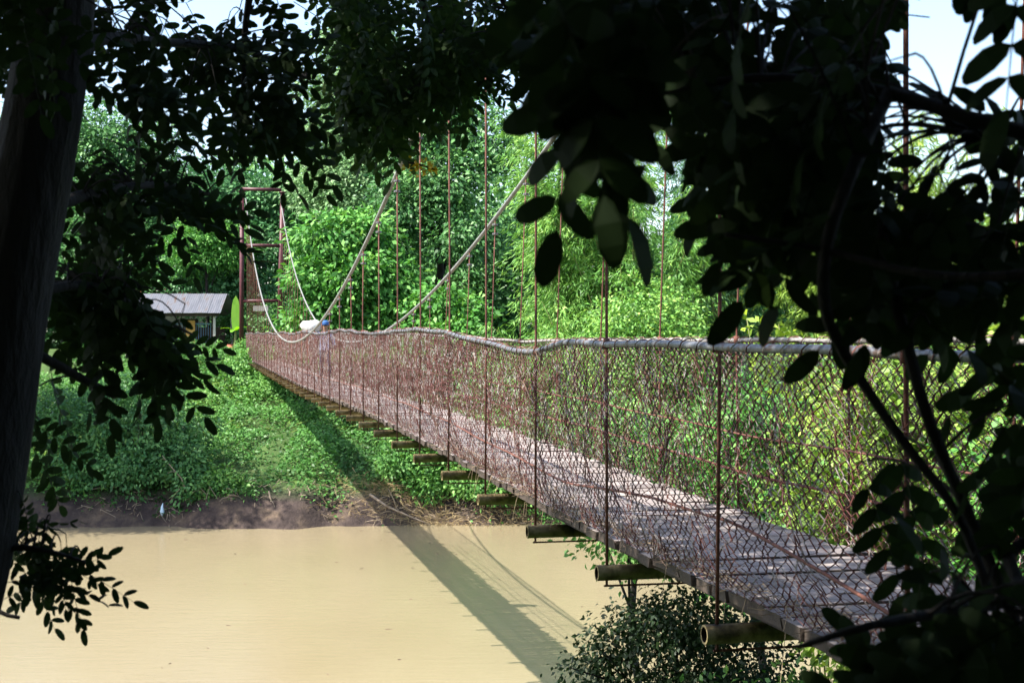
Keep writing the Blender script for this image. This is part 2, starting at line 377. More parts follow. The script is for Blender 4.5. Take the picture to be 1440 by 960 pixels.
for s in (0, 1):               # main cables, rails, bars
    mb = MB(); ns = np.arange(-3, NEND+.1, .25)
    mb.tube([bp_(n, lat_top(n, s), cable_z(n)) for n in ns], .030, 7)
    mb.build('main_cable', M['cable'], bridge, True)
    mb = MB(); ns = np.concatenate([np.arange(-2.6, 12, .08), np.arange(12, NEND+.1, .3)])
    mb.tube([bp_(n, s*WID+.006*math.sin(n*9), rail(n, s)+.006*math.sin(n*5.3)) for n in ns], .021 if s == 0 else .017, 8)
    ro = mb.build('top_rail', M['galv'] if s == 0 else M['rope'], bridge, True)
    # fence wire twisted round the rail
    mb = MB(); pts = []
    tt = np.concatenate([np.arange(-1.6, 12, .0105), np.arange(12, 30, .03)])
    ph = np.cumsum(rng.uniform(.25, 1.0, len(tt))*.95)
    for n, a in zip(tt, ph):
        rr = (.026 if s == 0 else .022)*(1+.35*abs(math.sin(n*3.7+s)))+.004*rng.random()
        pts.append(bp_(n, s*WID+rr*math.cos(a), rail(n, s)+rr*math.sin(a)))
    mb.tube(pts, .0042, 3, False)
    mb.build('wire_wrap', M['wire'], ro)
def bar(kn, kv, s, r, wob=.008):
    mb = MB(); ns = np.arange(-2, 24, .15)
    mb.tube([bp_(n, s*WID-(s*2-1)*.06, deck(n)+np.interp(n, kn, kv)+wob*math.sin(n*4)) for n in ns], r, 5)
    mb.build('side_bar', M['rust'], bridge, True)
bar([-2, 30], [.60, .60], 1, .008)
bar([-2, 30], [.30, .30], 1, .012)
bar([-2, -.2, .95, 1.6, 2.6, 4.5, 6, 30], [.12, .20, .42, .40, .30, .36, .40, .4], 0, .009)

# hangers with clamps
clamp_mb = MB()
clamp_mb.tube([(0, 0, -.016), (0, 0, -.012), (0, 0, .012), (0, 0, .016)], [.02, .036, .036, .02], 8)
clamp_me = clamp_mb.mesh('clamp'); clamp_me.materials.append(M['galv'])
for n in range(-2, NEND):
    for s in (0, 1):
        zt = float(cable_z(n)); zb = float(deck(n))-.16
        if zt < rail(n, s)+.05: zt = float(rail(n, s))
        top = bp_(n, lat_top(n, s), zt); bot = bp_(n, s*WID, zb)
        jit = rng.normal(size=3)*np.array((.012, .01, 0))
        mb = MB(); mid = (top*.3+bp_(n, s*WID, rail(n, s))*.7)+jit
        mb.tube([bot, bp_(n, s*WID, rail(n, s))+jit, mid, top], .0105 if s == 0 else .009, 6)
        # wound wire where hanger passes the rail
        rl = bp_(n, s*WID, rail(n, s))+jit
        mb.tube([rl-np.array((0, 0, .035)), rl+np.array((0, 0, .035))], .024, 6)
        h = mb.build('hanger', M['rust'], bridge, True)
        if zt-rail(n, s) > .3:
            for dz in (-.10, -.24):
                c = bpy.data.objects.new('clamp', clamp_me); COL.objects.link(c); c.parent = h
                c.location = Vector(top)+Vector((0, 0, dz)); c.scale = (1.2, .8, 1)   # hanger data is in world coordinates

# cross pipes with tie rods
ang = math.atan2(PERP[1], PERP[0])
pm = MB(); k = 12
ro_, ri_ = .052, .040
for (r0, flip) in ((ro_, False), (ri_, True)):
    vs = [(x, r0*math.cos(2*math.pi*j/k), r0*math.sin(2*math.pi*j/k)) for x in (-.07, WID+.08) for j in range(k)]
    pm.add(vs, [((j, (j+1) % k, k+(j+1) % k, k+j) if not flip else (j, k+j, k+(j+1) % k, (j+1) % k)) for j in range(k)])
for e in (0, 1):
    o = e*k; pm.f += [(o+j, o+(j+1) % k, 2*k+o+(j+1) % k, 2*k+o+j) for j in range(k)]
pipe_me = pm.mesh('cross_pipe', True); pipe_me.materials.append(M['mossy']); pipe_me.materials.append(M['hole'])
for i, p in enumerate(pipe_me.polygons):
    if k <= i < 2*k: p.material_index = 1
    if i >= 2*k: p.use_smooth = False
rm = MB(); rm.tube([(-.02, .0, -.085), (WID+.02, 0, -.085)], .007, 5)
for x in (0, WID): rm.tube([(x, 0, -.09), (x, 0, .02)], .009, 5)
rod_me = rm.mesh('tie_rod'); rod_me.materials.append(M['rust'])
for n in range(-2, NEND+1):
    p = bp_(n, 0, float(deck(n))-.165)
    o = bpy.data.objects.new('cross_pipe', pipe_me); COL.objects.link(o); o.parent = bridge
    o.location = Vector(p)-bridge.location; o.rotation_euler = (rng.uniform(-3, 3), 0, ang+rng.normal()*.012)
    o.rotation_euler[0] = 0
    q = bpy.data.objects.new('tie_rod', rod_me); COL.objects.link(q); q.parent = o

# planks: nearest 300 as parts, the rest joined
PW = .252; n_pl = int((NEND+2.6)*BAY/PW)
pl_me = []
for v in range(10):
    mb = MB(); l0, l1 = .15+rng.normal()*.025, 1.55+rng.normal()*.03; wdt = PW-.016-rng.random()*.016; th = .058+rng.random()*.008
    vs = []
    for x in (l0, .7, 1.1, l1):
        wv = rng.normal()*.003
        for (yy, zz) in ((-wdt/2, -th), (wdt/2, -th), (wdt/2, -.005), (wdt/2-.006, 0), (-wdt/2+.006, 0), (-wdt/2, -.005)):
            vs.append((x+rng.normal()*.006*(x in (l0, l1)), yy+rng.normal()*.002, zz+wv))
    fs = [(i*6+j, i*6+(j+1) % 6, (i+1)*6+(j+1) % 6, (i+1)*6+j) for i in range(3) for j in range(6)]
    fs += [tuple(range(5, -1, -1)), tuple(range(18, 24))]
    mb.add(vs, fs); me = mb.mesh('plank'); me.materials.append(M['plank']); me.materials.append(M['wood']); pl_me.append(me)
    for p in me.polygons:
        if abs(p.normal.z) < .5: p.material_index = 1        # dark end grain and edges
rest = MB()
for i in range(n_pl):
    n = -2.6+(i+.5)*PW/BAY
    p = bp_(n, 0, float(deck(n))+rng.normal()*.004); slope = (deck(n+.3)-deck(n-.3))/(.6*BAY)
    rz = ang+rng.normal()*.008
    if i < 300:
        o = bpy.data.objects.new('plank', pl_me[rng.integers(10)]); COL.objects.link(o); o.parent = bridge
        o.location = Vector(p)-bridge.location; o.rotation_euler = (float(slope), 0, rz)
    else:
        mt = Matrix.Translation(Vector(p)) @ Matrix.Rotation(rz, 4, 'Z') @ Matrix.Rotation(float(slope), 4, 'X')
        me = pl_me[rng.integers(10)]
        rest.add([mt @ v.co for v in me.vertices], [tuple(f.vertices) for f in me.polygons])
o = rest.build('far_planks', M['plank'], bridge); o['kind'] = 'stuff'
for lat in (.30, .85, 1.40):   # timber stringers between pipes and planks
    mb = MB(); ns = np.arange(-2.6, NEND+.1, .25)
    for (dl, d0, d1) in ((.05, -.068, -.112),):
        vs = []
        for n in ns:
            z = float(deck(n))
            vs += [bp_(n, lat-dl, z+d1), bp_(n, lat+dl, z+d1), bp_(n, lat+dl, z+d0), bp_(n, lat-dl, z+d0)]
        q = len(ns); fs = [(i*4+j, i*4+(j+1) % 4, (i+1)*4+(j+1) % 4, (i+1)*4+j) for i in range(q-1) for j in range(4)]
        fs += [(3, 2, 1, 0), (q*4-4, q*4-3, q*4-2, q*4-1)]
        mb.add(vs, fs)
    mb.build('stringer', M['wood'], bridge)

# wire mesh, one panel for each bay and side
def mesh_panel(n0, s, half, row, rad):
    cols = int(round(BAY/half)); rows = int(round(1.36/row))
    K = np.arange(cols+1); J = np.arange(rows+1)
    kk, jj = np.meshgrid(K, J, indexing='ij')
    col = kk+((kk+jj) % 2); colg = col+int(round((n0+10)*cols))
    def h(a, b, q):
        v = np.sin(a*12.9898+b*78.233+q*37.7+s*5.1)*43758.5453
        return (v-np.floor(v))*2-1
    nn = n0+col/cols
    V = jj/rows
    wx = nn*BAY; wz = V*1.36
    du = h(colg, jj, 1)*half*.42+.072*vnoise(wx, wz, .38, 11+s)+.03*vnoise(wx, wz, .16, 12+s)
    dv = h(colg, jj, 2)*row*.45+.055*vnoise(wx, wz, .42, 13+s)+.02*vnoise(wx, wz, .15, 14+s)
    dl = .030*vnoise(wx, wz, .55, 15+s)+.012*vnoise(wx, wz, .2, 16+s)+h(colg, jj, 3)*.006
    edge = np.clip(np.minimum(V, 1-V)*6, 0, 1)
    dv = dv*edge; dl = dl*edge
    nn2 = nn+du/BAY
    zb = deck(nn2)+.008; zt = rail(nn2, s)
    z = zb+(zt-zb)*V+dv
    inn = .16*np.clip(1-V*1.6, 0, 1)**1.5
    lat = (inn+dl) if s == 0 else (WID-inn+dl)
    Z = (nn2+N0)*LZ
    P = np.stack([2.65-.2195*Z+PERP[0]*lat, Z+PERP[1]*lat, z], -1)         # cols+1, rows+1, 3
    # neighbouring wires hook round each other
    sgn = np.where((kk+jj) % 2 == 0, 1, -1)[..., None]*rad*.9
    P = P+PERP*sgn
    rv = np.clip(rad*(1+.25*h(kk, jj*0, 4)), .001, 1)[..., None, None]
    offs = np.array([ALONG*math.cos(a)+PERP*math.sin(a) for a in (.5, .5+2.094, .5+4.189)])
    VV = P[:, :, None, :]+offs[None, None]*rv
    nr = rows+1; base = (kk*nr+jj)*3
    b0 = base[:, :-1]; b1 = base[:, 1:]
    Fq = np.stack([np.stack([b0+i, b0+(i+1) % 3, b1+(i+1) % 3, b1+i], -1) for i in range(3)], -2)
    return poly_mesh('mesh_panel', VV, Fq, 4)
for s in (0, 1):
    for n0 in range(-2, NEND):
        if n0 < 9: q = (.048, .029, .0042 if n0 < 6 else .0037)
        elif n0 < 20: q = (.052, .032, .0036)
        else: q = (.09, .05, .0048)
        link('mesh_panel', mesh_panel(n0, s, *q), M['wire'], bridge)

# far tower
tw = bpy.data.objects.new('tower', None); COL.objects.link(tw); tw.parent = bridge
tz0 = 6.2; tz1 = float(cable_z(NEND))+.35
for s in (0, 1):
    lat_b = -.25 if s == 0 else WID+.15; lat_t = -.2 if s == 0 else lat_top(NEND, 1)+.12
    mb = MB(); mb.tube([bp_(NEND, lat_b, tz0), bp_(NEND, lat_t, tz1)], .13, 10)
    p = bp_(NEND, lat_t, tz1); mb.tube([p, p+np.array((0, 0, .06))], .2, 10)
    mb.build('leg', M['maroon'], bridge, True).parent = tw
for yy in (266, 345, 423):
    z = EYE-(yy-480)/FPX*(NEND+N0)*LZ
    mb = MB(); mb.tube([bp_(NEND, -.25, z), bp_(NEND, WID+.35, z)], .10, 8); mb.build('crossbar', M['maroon'], bridge, True).parent = tw
zz = EYE-(433-480)/FPX*82
mb = MB(); mb.box(bp_(NEND-.06, .85, zz-.02), (.85, .02, .30), Matrix.Rotation(ang, 3, 'Z')); mb.build('name_board', M['cream'], bridge).parent = tw
mb = MB(); mb.box(bp_(NEND, .85, 6.5), (3.0, 1.2, .5), Matrix.Rotation(ang, 3, 'Z')); mb.build('footing', M['cream'], bridge).parent = tw
tw.location = -bridge.location
for c in list(tw.children): c.location = (0, 0, 0)
# near abutment under the first planks
mb = MB(); mb.box(bp_(-2.45, .85, 6.10), (2.2, .7, .36), Matrix.Rotation(ang, 3, 'Z'))
mb.build('abutment', M['cream'], bridge)
# dry straw and dead vines caught along the deck edge
mb = MB()
for i in range(1500):
    n = rng.uniform(-1.2, 5.5) if rng.random() < .8 else rng.uniform(5, 12)
    lat = .16+abs(rng.normal())*.12; p = bp_(n, lat, float(deck(n))+.012+rng.random()*.03)
    a = rng.uniform(0, 6.28); l = rng.uniform(.06, .22); dd = np.array((math.cos(a), math.sin(a), rng.normal()*.15))*l
    bend = np.array((0, 0, rng.uniform(-.02, .05)))
    if lat < .20 and rng.random() < .15: dd = np.array((-.1*rng.random(), .1*rng.normal(), -.35*rng.random()))
    mb.tube([p, p+dd*.5+bend, p+dd], [.0022, .002, .001], 3, False)
o = mb.build('dry_straw', M['straw'], bridge); o['kind'] = 'stuff'
mb = MB()
for i in range(46):
    s = int(rng.random() < .35); n = rng.uniform(1.6, 9); z0 = float(deck(n))+.02; pts = []
    h0 = rng.uniform(.3, 1.15); x = n; zz = z0+(h0 if rng.random() < .5 else 0)
    for j in range(9):
        pts.append(bp_(x, (s*WID)+(-1 if s == 0 else 1)*(.012+.02*rng.random())+(.1 if zz-z0 < .2 else 0)*(1 if s == 0 else -1), min(zz, float(rail(x, s)))))
        x += rng.normal()*.07; zz = max(z0, zz+rng.normal()*.12)
    mb.tube(pts, .0035, 4, False)
o = mb.build('dead_vines', M['vine'], bridge); o['kind'] = 'stuff'

# ------------------------------------------------------------------ far bank: ground cover, trees, bamboo
def scatter_cover(name, label, n, x0, x1, y0, y1, Ln, W, mat, hmax, seed, parent=None, dens=None, up=.8):
    x = rng.uniform(x0, x1, n); y = rng.uniform(y0, y1, n)
    mound = np.clip(.5+.7*vnoise(x, y, 2.2, seed)+.4*vnoise(x, y, .9, seed+1), 0, 1.4)
    keep = rng.random(n) < np.clip(.35+mound, 0, 1)
    if dens is not None: keep &= rng.random(n) < dens(x, y)
    x, y, mound = x[keep], y[keep], mound[keep]
    z = height(x, y)+mound*hmax*rng.random(len(x))**.5+.02
    c = np.stack([x, y, z], 1)
    d = rng.normal(size=c.shape)*np.array((1, 1, .45))+np.array((0, -.25, -.1))
    nn = rng.normal(size=c.shape)*.45+np.array((-.1, -.45, up))
    s = rng.uniform(.6, 1.35, len(x))
    rn = np.clip(.40*(mound/1.4)+.28*vnoise(x, y, 3.2, seed+3)+.42*rng.random(len(x)), 0, 1)
    o = leaf_obj(name, c, d, nn, Ln*s, W*s, mat, None, rn, 'stuff'); o['label'] = label; o['category'] = 'ground cover'
    return o
scatter_cover('creeping_vines', 'leafy green creepers covering the far bank slope', 170000, -25, 13, 60.2, 85, .165, .105, L['cover'], 1.0, 21, dens=lambda x, y: np.where(y < 61.7, np.clip((vnoise(x, y, 1.6, 77)+.15)*2.2, 0, 1)*np.clip((y-60)/1.2, 0, 1), 1)*np.clip(1.25+.9*vnoise(x, y, 1.5, 78), .2, 1))
scatter_cover('bank_grass', 'tufts of pale grass among the creepers on the slope', 30000, -22, 8, 61.0, 84, .5, .022, L['bamy'], .7, 31, up=.1, dens=lambda x, y: np.clip(.35+1.2*vnoise(x, y, 4, 81), 0, 1))
scatter_cover('dry_bank_grass', 'dry straw coloured grass above the muddy waterline', 7000, -10, 4, 60.2, 62.2, .45, .02, L['drygrass'], .45, 41, up=.1, dens=lambda x, y: np.clip((x+9)/6, 0, 1))

def P3(x, y, d): return tuple(pix(x, y, d))
def blob(x, y, d, r, rz=None): return (*pix(x, y, d), r, r, rz or r*.85)

tree('vine_covered_tree', 'tall dark tree draped with creepers behind the zinc roofed hut', 'tree', (-25, 101),
     [blob(150, 195, 100, 3.0, 2.8), blob(205, 225, 101, 3.4), blob(245, 285, 100, 3.0), blob(160, 290, 99, 4), blob(110, 240, 102, 4), blob(220, 350, 99, 3.6), blob(120, 370, 98, 4)],
     L['dark'], 1500, 24, .55, .34, .2, r=.4, droop=.5)
tree('dense_tree', 'dense bluish green tree rising between the hut and the red tower', 'tree', (-18.5, 97),
     [blob(300, 340, 97, 3.0), blob(345, 290, 98, 2.8), blob(305, 270, 99, 2.4), blob(395, 285, 98, 2.6), blob(350, 370, 96, 3.2), blob(285, 390, 96, 3), blob(420, 330, 98, 3)],
     L['blue'], 1400, 24, .5, .32, .18, r=.35)
tree('bright_sapling_tree', 'bright green feathery tree in front of darker crowns behind the hut', 'tree', (-19.8, 93),
     [blob(290, 335, 93, 1.9), blob(265, 360, 93, 1.6), blob(320, 350, 93, 1.6)], L['bright'], 360, 24, .4, .3, .12, r=.15)
tree('tall_pale_tree', 'tall pale hazy tree reaching above every other crown', 'tree', (-12, 94),
     [blob(475, 130, 94, 2.2), blob(505, 60, 95, 2.6), blob(475, 200, 93, 2.6), blob(545, 130, 94, 3.0), blob(560, 210, 93, 3.0), blob(500, 260, 92, 3.0), blob(440, 265, 94, 2.0)],
     L['pale'], 1300, 24, .5, .34, .16, r=.4)
tree('dark_wild_tree', 'dark tree with pale leaf tufts hanging over the shaded gap beside bamboo', 'tree', (-4.5, 82),
     [blob(600, 190, 82, 2.6), blob(640, 250, 80, 2.4), blob(590, 280, 81, 2.4), blob(660, 330, 79, 2.0), blob(560, 330, 82, 2.2), blob(620, 140, 83, 2.6), blob(690, 200, 82, 2.4)],
     L['dark'], 1000, 24, .5, .32, .17, r=.3, droop=.5)
tree('big_leaved_tree', 'glossy large leaved tree growing against the right leg of the red tower', 'tree', (-11.4, 77.5),
     [blob(465, 335, 76, 1.5), blob(452, 395, 75, 1.4), blob(500, 390, 75, 1.7), blob(540, 400, 76, 1.6), blob(510, 330, 77, 1.5), blob(480, 440, 75, 1.5), blob(428, 452, 75, .9), blob(565, 440, 75, 1.2)],
     L['bright'], 900, 16, .5, .40, .2, r=.18, droop=.6)
tree('broadleaf_bush', 'glossy broadleaf bush beside the dark gap under the wild tree', 'bush', (-3.2, 74),
     [blob(620, 430, 73, 1.1), blob(660, 450, 73, 1.0), blob(585, 455, 74, 1.0), blob(640, 470, 72, 1.2), blob(600, 490, 72, 1.3)], L['bright'], 330, 16, .4, .36, .19, r=.07, droop=.5)
tree('dark_understorey_tree', 'low shaded tree filling the dark gap behind the glossy bush', 'tree', (-2.5, 90),
     [blob(640, 400, 90, 3.4), blob(700, 420, 90, 3.2), blob(590, 410, 92, 3), blob(730, 330, 90, 3)], L['dark'], 700, 22, .6, .4, .2, r=.25)

bamboo('bamboo_clump', 'tall green bamboo clump drooping beside the dark gap', (2.9, 68), 2.9, 17.5, 24, L['bam'], 26000)
bamboo('bamboo_clump', 'broad feathery bamboo clump behind the long hangers, bright at its foot', (5.6, 66), 3.8, 18.5, 30, L['bam'], 36000)
bamboo('bamboo_clump', 'shaded blue green bamboo clump next to the broad feathery one', (10.0, 70), 3.4, 19, 26, L['bamd'], 26000)
bamboo('bamboo_clump', 'yellow green bamboo clump rising beyond the dark near leaves', (14.8, 64), 3.8, 17.5, 28, L['bamy'], 32000)
bamboo('bamboo_clump', 'sunlit yellow bamboo clump at the far end of the bamboo row', (19.6, 60), 4.0, 17, 28, L['bamy'], 30000)
bamboo('bamboo_clump', 'short drooping bamboo clump in front of the broad feathery one', (3.0, 63.5), 2.8, 9.0, 16, L['bam'], 14000, .3, .05)
tree('round_bush', 'rounded bright green bush at the foot of the bamboo', 'bush', (5.6, 60.5),
     [blob(905, 430, 59, 1.5), blob(870, 460, 59, 1.5), blob(945, 450, 60, 1.5), blob(905, 500, 58, 1.9), blob(850, 520, 58, 1.6), blob(960, 510, 59, 1.7), blob(900, 580, 58, 2.0), blob(980, 580, 59, 1.8), blob(840, 590, 59, 1.8)], L['bam'], 900, 26, .4, .2, .1, r=.1, droop=.4)
tree('bank_bush', 'pale green bush on the bank below the dark gap', 'bush', (-.3, 62.5),
     [blob(700, 620, 62, 1.3), blob(670, 670, 61.5, 1.2), blob(720, 680, 61.5, 1.2), blob(740, 600, 63, 1.4), blob(640, 640, 62.5, 1.0), blob(760, 520, 64, 1.8), blob(690, 540, 65, 1.6)], L['cover'], 620, 22, .35, .2, .11, r=.07, droop=.3)
tree('shadow_edge_bush', 'leafy green bush growing where the bridge shadow crosses the bank', 'bush', (-4.6, 63.5),
     [blob(575, 610, 63, .9), blob(610, 640, 62.5, 1.0), blob(560, 650, 62.3, .7), blob(640, 670, 62, .9), blob(600, 680, 61.8, .8)], L['cover'], 360, 22, .3, .2, .11, r=.05, droop=.4)
tree('tower_side_bush', 'dark leafy bush on the slope under the far end of the deck', 'bush', (-7.6, 69.5),
     [blob(500, 570, 69, .9), blob(530, 590, 68.5, .8), blob(470, 550, 70, .8)], L['dark'], 200, 22, .3, .2, .11, r=.05, droop=.4)
tree('overhanging_shrub', 'big shady shrub leaning over the muddy left bank', 'bush', (-16.3, 62.6),
     [blob(150, 600, 62.5, 1.5), blob(210, 610, 62.5, 1.5), blob(250, 650, 61.5, 1.2), blob(180, 660, 61.5, 1.3), blob(120, 660, 62, 1.5), blob(260, 600, 63, 1.2), blob(200, 560, 64, 1.6), blob(270, 690, 61, .8), blob(90, 590, 63, 1.6)],
     L['dark'], 560, 30, .27, .21, .11, r=.1, droop=.6)
tree('low_bank_bush', 'low rounded bush at the edge of the mud between shrub and bridge shadow', 'bush', (-12.6, 61.8),
     [blob(310, 680, 61.3, .7), blob(345, 690, 61.3, .6), blob(285, 690, 61.2, .6)], L['cover'], 170, 22, .28, .18, .1, r=.04, droop=.4)
tree('slope_shrub', 'light green shrub on the slope just below the tower footing', 'bush', (-14.5, 78),
     [blob(350, 520, 77, 1.1), blob(320, 540, 76, 1.0), blob(385, 540, 76, 1.0), blob(345, 560, 75, .9)], L['cover'], 300, 20, .35, .2, .12, r=.05)
tree('leaning_bank_tree', 'tall leafy tree leaning over the water, half hidden behind the near dark trunk', 'tree', (-25.5, 61.5),
     [(-23.8, 60, 7, 2.4, 2.6, 2.4), (-25, 58.5, 11, 3.4, 3.2, 3), (-23.2, 58, 9.5, 2.0, 2.6, 1.8), (-26, 58.5, 14.5, 3.6, 3.4, 3), (-23.8, 57.5, 13, 2.4, 2.6, 2), (-23.6, 60.4, 4.2, 1.9, 1.6, 1.8), (-22.6, 57.6, 16, 2, 2.4, 1.8)],
     L['cover'], 1000, 24, .5, .26, .14, r=.3, droop=.4)
tree('spreading_bank_tree', 'wide tree standing on the left bank outside the shrubs', 'tree', (-30, 66),
     [(-31, 66, 12, 4.5, 4, 4), (-28, 66, 16, 4, 4, 3.5), (-33, 66, 18, 4.5, 4, 4)], L['dark'], 500, 24, .7, .4, .22, r=.35)
tree('shaded_undergrowth', 'shaded undergrowth bush seen between the legs of the red tower', 'bush', (-16.2, 93),
     [blob(345, 450, 93, 1.5), blob(375, 440, 93, 1.5), blob(400, 455, 92, 1.5), blob(360, 470, 91, 1.4), blob(430, 450, 92, 1.5), blob(320, 465, 94, 1.3)], L['dark'], 420, 22, .4, .26, .14, r=.07)
# wood closing the view behind
n = 44000
x = rng.uniform(-62, 62, n); y = rng.uniform(106, 118, n)
top = 20+3.2*vnoise(x, x*0, 9, 51)+1.6*vnoise(x, x*0, 3.5, 52)-4.5*np.clip((x-6)/14, 0, 1)-3.5*np.clip((-x-22)/10, 0, 1)
z = 6.8+(top-6.8)*rng.random(n)**1.15
c = np.stack([x, y, z], 1)
o = leaf_obj('distant_wood', c, rng.normal(size=c.shape), rng.normal(size=c.shape)*.6+np.array((0, -.4, .7)), .95*rng.uniform(.6, 1.3, n), .5, L['dark'], None, np.clip(.5+.4*vnoise(x, z, 2.5, 53)+.2*rng.normal(size=n), 0, 1), 'stuff')
o['label'] = 'distant wood behind the far bank trees'; o['category'] = 'wood'

# dry branches, roots and a bag at the waterline
def stick(name, label, cat, pts, r, mat=M['drystick'], twigs=0):
    pts = [np.array(p) for p in pts]
    e = MB(); k = len(pts); e.tube(pts, [r*(1-.7*i/(k-1)) for i in range(k)], 6)
    for q in range(twigs):
        i = rng.integers(0, k-1); s0 = pts[i]*.5+pts[i+1]*.5; d = rng.normal(size=3)*np.array((.5, .3, .5))
        e.tube([s0, s0+d*.5+np.array((0, 0, .05)), s0+d], [r*.4, r*.3, r*.15], 4)
    return tag(e.build(name, mat, None, True), label, cat)
stick('fallen_branch', 'long pale fallen branch sloping into the water beside the bridge shadow', 'branch',
      [P3(520, 695, 60.9), P3(545, 712, 60.4), P3(575, 725, 60.0), P3(606, 738, 59.6)], .06, twigs=4)
for lab, pts in (('curved dry root hanging over the mud', [(408, 690), (405, 712), (415, 730), (420, 741)]),
                 ('dry looped vine hanging beside the curved root', [(378, 690), (383, 712), (400, 728), (416, 735)]),
                 ('thin dry twig lying flat on the dark mud', [(305, 712), (325, 706), (345, 708), (360, 702)]),
                 ('bare branch slanting out of the overhanging shrub', [(262, 690), (255, 672), (240, 655), (228, 640)])):
    stick('dry_root', lab, 'root', [P3(x, y, 60.55) for x, y in pts], .035, twigs=3)
mb = MB()
for i in range(150):
    x0 = rng.uniform(-18, 3); y0 = rng.uniform(60.1, 61.4); p = np.array((x0, y0, float(height(x0, y0))+rng.uniform(0, .35)))
    d = rng.normal(size=3)*np.array((.5, .25, .25)); sg = rng.normal(size=3)*.12
    mb.tube([p, p+d*.4+sg, p+d*.8-sg*.5+np.array((0, 0, -.1)), p+d+np.array((0, 0, -.25))], [.018, .014, .01, .004], 4, False)
o = mb.build('root_tangle', M['drystick'], None); tag(o, 'tangle of dry roots and twigs along the muddy waterline', 'roots', kind='stuff')
mb = MB()
mb.tube([P3(229, 707, 60.4), P3(228, 712, 60.38), P3(228, 719, 60.36), P3(228, 725, 60.36)], [.015, .05, .10, .03], 7)
tag(mb.build('plastic_bag', M['bag'], None, True), 'pale blue plastic bag hanging from the shrub over the mud', 'bag')

mb = MB()
for i in range(40):
    x0 = rng.uniform(-14, 6); y0 = rng.uniform(33, 59); a = rng.uniform(0, 6.28); l = rng.uniform(.04, .22)
    mb.tube([(x0, y0, .004), (x0+l*.5*math.cos(a), y0+l*.5*math.sin(a), .012), (x0+l*math.cos(a)+.02, y0+l*math.sin(a), .003)], [.006, .009, .004], 4)
tag(mb.build('floating_debris', M['vine'], None), 'small dark twigs and leaf bits floating on the river', 'debris', kind='stuff')

# ------------------------------------------------------------------ hut, banana plant, pot, house behind
HX0, HX1, HY0, HY1 = -23.6, -17.9, 88.0, 91.0
hz = float(height(-20, 88))-.05
hut = empty('roadside_hut', ((HX0+HX1)/2, 89.5, hz), 'small open hut with a pale zinc roof beside the red tower', 'hut')
ez = EYE+(480-440)/FPX*87.5; rz_ = EYE+(480-413)/FPX*90.0
def roof_pt(u, v): return (HX0+(HX1-HX0)*u-.1*v, 87.3+v*2.6, ez+(rz_-ez)*v)
nsheet = 7
for i in range(nsheet):
    vs = []; fs = []; k = 13
    for j in range(k):
        u = (i+j/(k-1)*1.0)/nsheet
        dz = .007*math.cos(j*math.pi)+.012*(i % 2)
        for v in (0, 1): p = roof_pt(u, v); vs.append((p[0], p[1]-.02*(i % 2)*(v == 0), p[2]+dz))
    m_ = len(vs); vs += [(a, b_, c_-.012) for a, b_, c_ in vs]
    for j in range(k-1):
        a = j*2; fs += [(a, a+2, a+3, a+1), (m_+a, m_+a+1, m_+a+3, m_+a+2), (a, m_+a, m_+a+2, a+2), (a+1, a+3, m_+a+3, m_+a+1)]
    fs += [(0, 1, m_+1, m_), (2*k-2, m_+2*k-2, m_+2*k-1, 2*k-1)]
    mb = MB(); mb.add(vs, fs); mb.build('roof_sheet', M['roof'], hut)
mb = MB(); mb.add([(HX0, 89.9, rz_-.03), (HX1, 89.9, rz_-.03), (HX1, 92.6, ez), (HX0, 92.6, ez), (HX0, 89.9, rz_-.08), (HX1, 89.9, rz_-.08), (HX1, 92.6, ez-.05), (HX0, 92.6, ez-.05)],
               [(0, 1, 2, 3), (7, 6, 5, 4), (0, 4, 5, 1), (2, 6, 7, 3), (1, 5, 6, 2), (0, 3, 7, 4)]); mb.build('rear_roof', M['roof'], hut)
mb = MB(); mb.box(((HX0+HX1)/2, 87.55, ez-.12), (HX1-HX0-.3, .1, .16)); mb.build('fascia', M['wood'], hut)
for (x, y_, m_, wd) in ((-18.35, 87.7, 'cream', .14), (-18.05, 91.6, 'cream', .14), (HX0+.2, 87.7, 'cream', .14), (HX0+.2, 91.6, 'wood', .14), (-18.65, 88.6, 'wood', .12)):
    mb = MB(); mb.box((x, y_, (hz+ez-.05)/2), (wd, wd, ez-.05-hz)); mb.build('post', M[m_], hut)
mb = MB(); mb.box((-20.05, 88.7, hz+1.1), (.55, .12, 2.2)); mb.build('pier', M['ochre'], hut)
mb = MB(); mb.box((-22.3, 88.7, hz+1.1), (1.6, .12, 2.2)); mb.build('front_wall', M['ochre'], hut)
mb = MB(); mb.box((-20.9, 91.4, hz+.9), (4.9, .1, 1.8)); mb.build('rear_wall', M['wood'], hut)
for (x0, x1) in ((-21.45, -20.35), (-19.75, -18.75)):
    mb = MB(); mb.box(((x0+x1)/2, 88.72, hz+2.0), (x1-x0, .05, .07)); mb.box(((x0+x1)/2, 88.72, hz+.25), (x1-x0, .05, .07))
    fr = mb.build('window_grille', M['blue'], hut)
    for q in np.linspace(x0+.05, x1-.05, 7):
        mb = MB(); mb.tube([(q, 88.72, hz+.25), (q, 88.72, hz+2.0)], .018, 5); mb.build('bar', M['blue'], fr)
mb = MB(); mb.box(((HX0+HX1)/2, 89.6, hz+.03), (HX1-HX0+.6, 4.2, .12)); mb.build('floor_slab', M['cream'], hut)

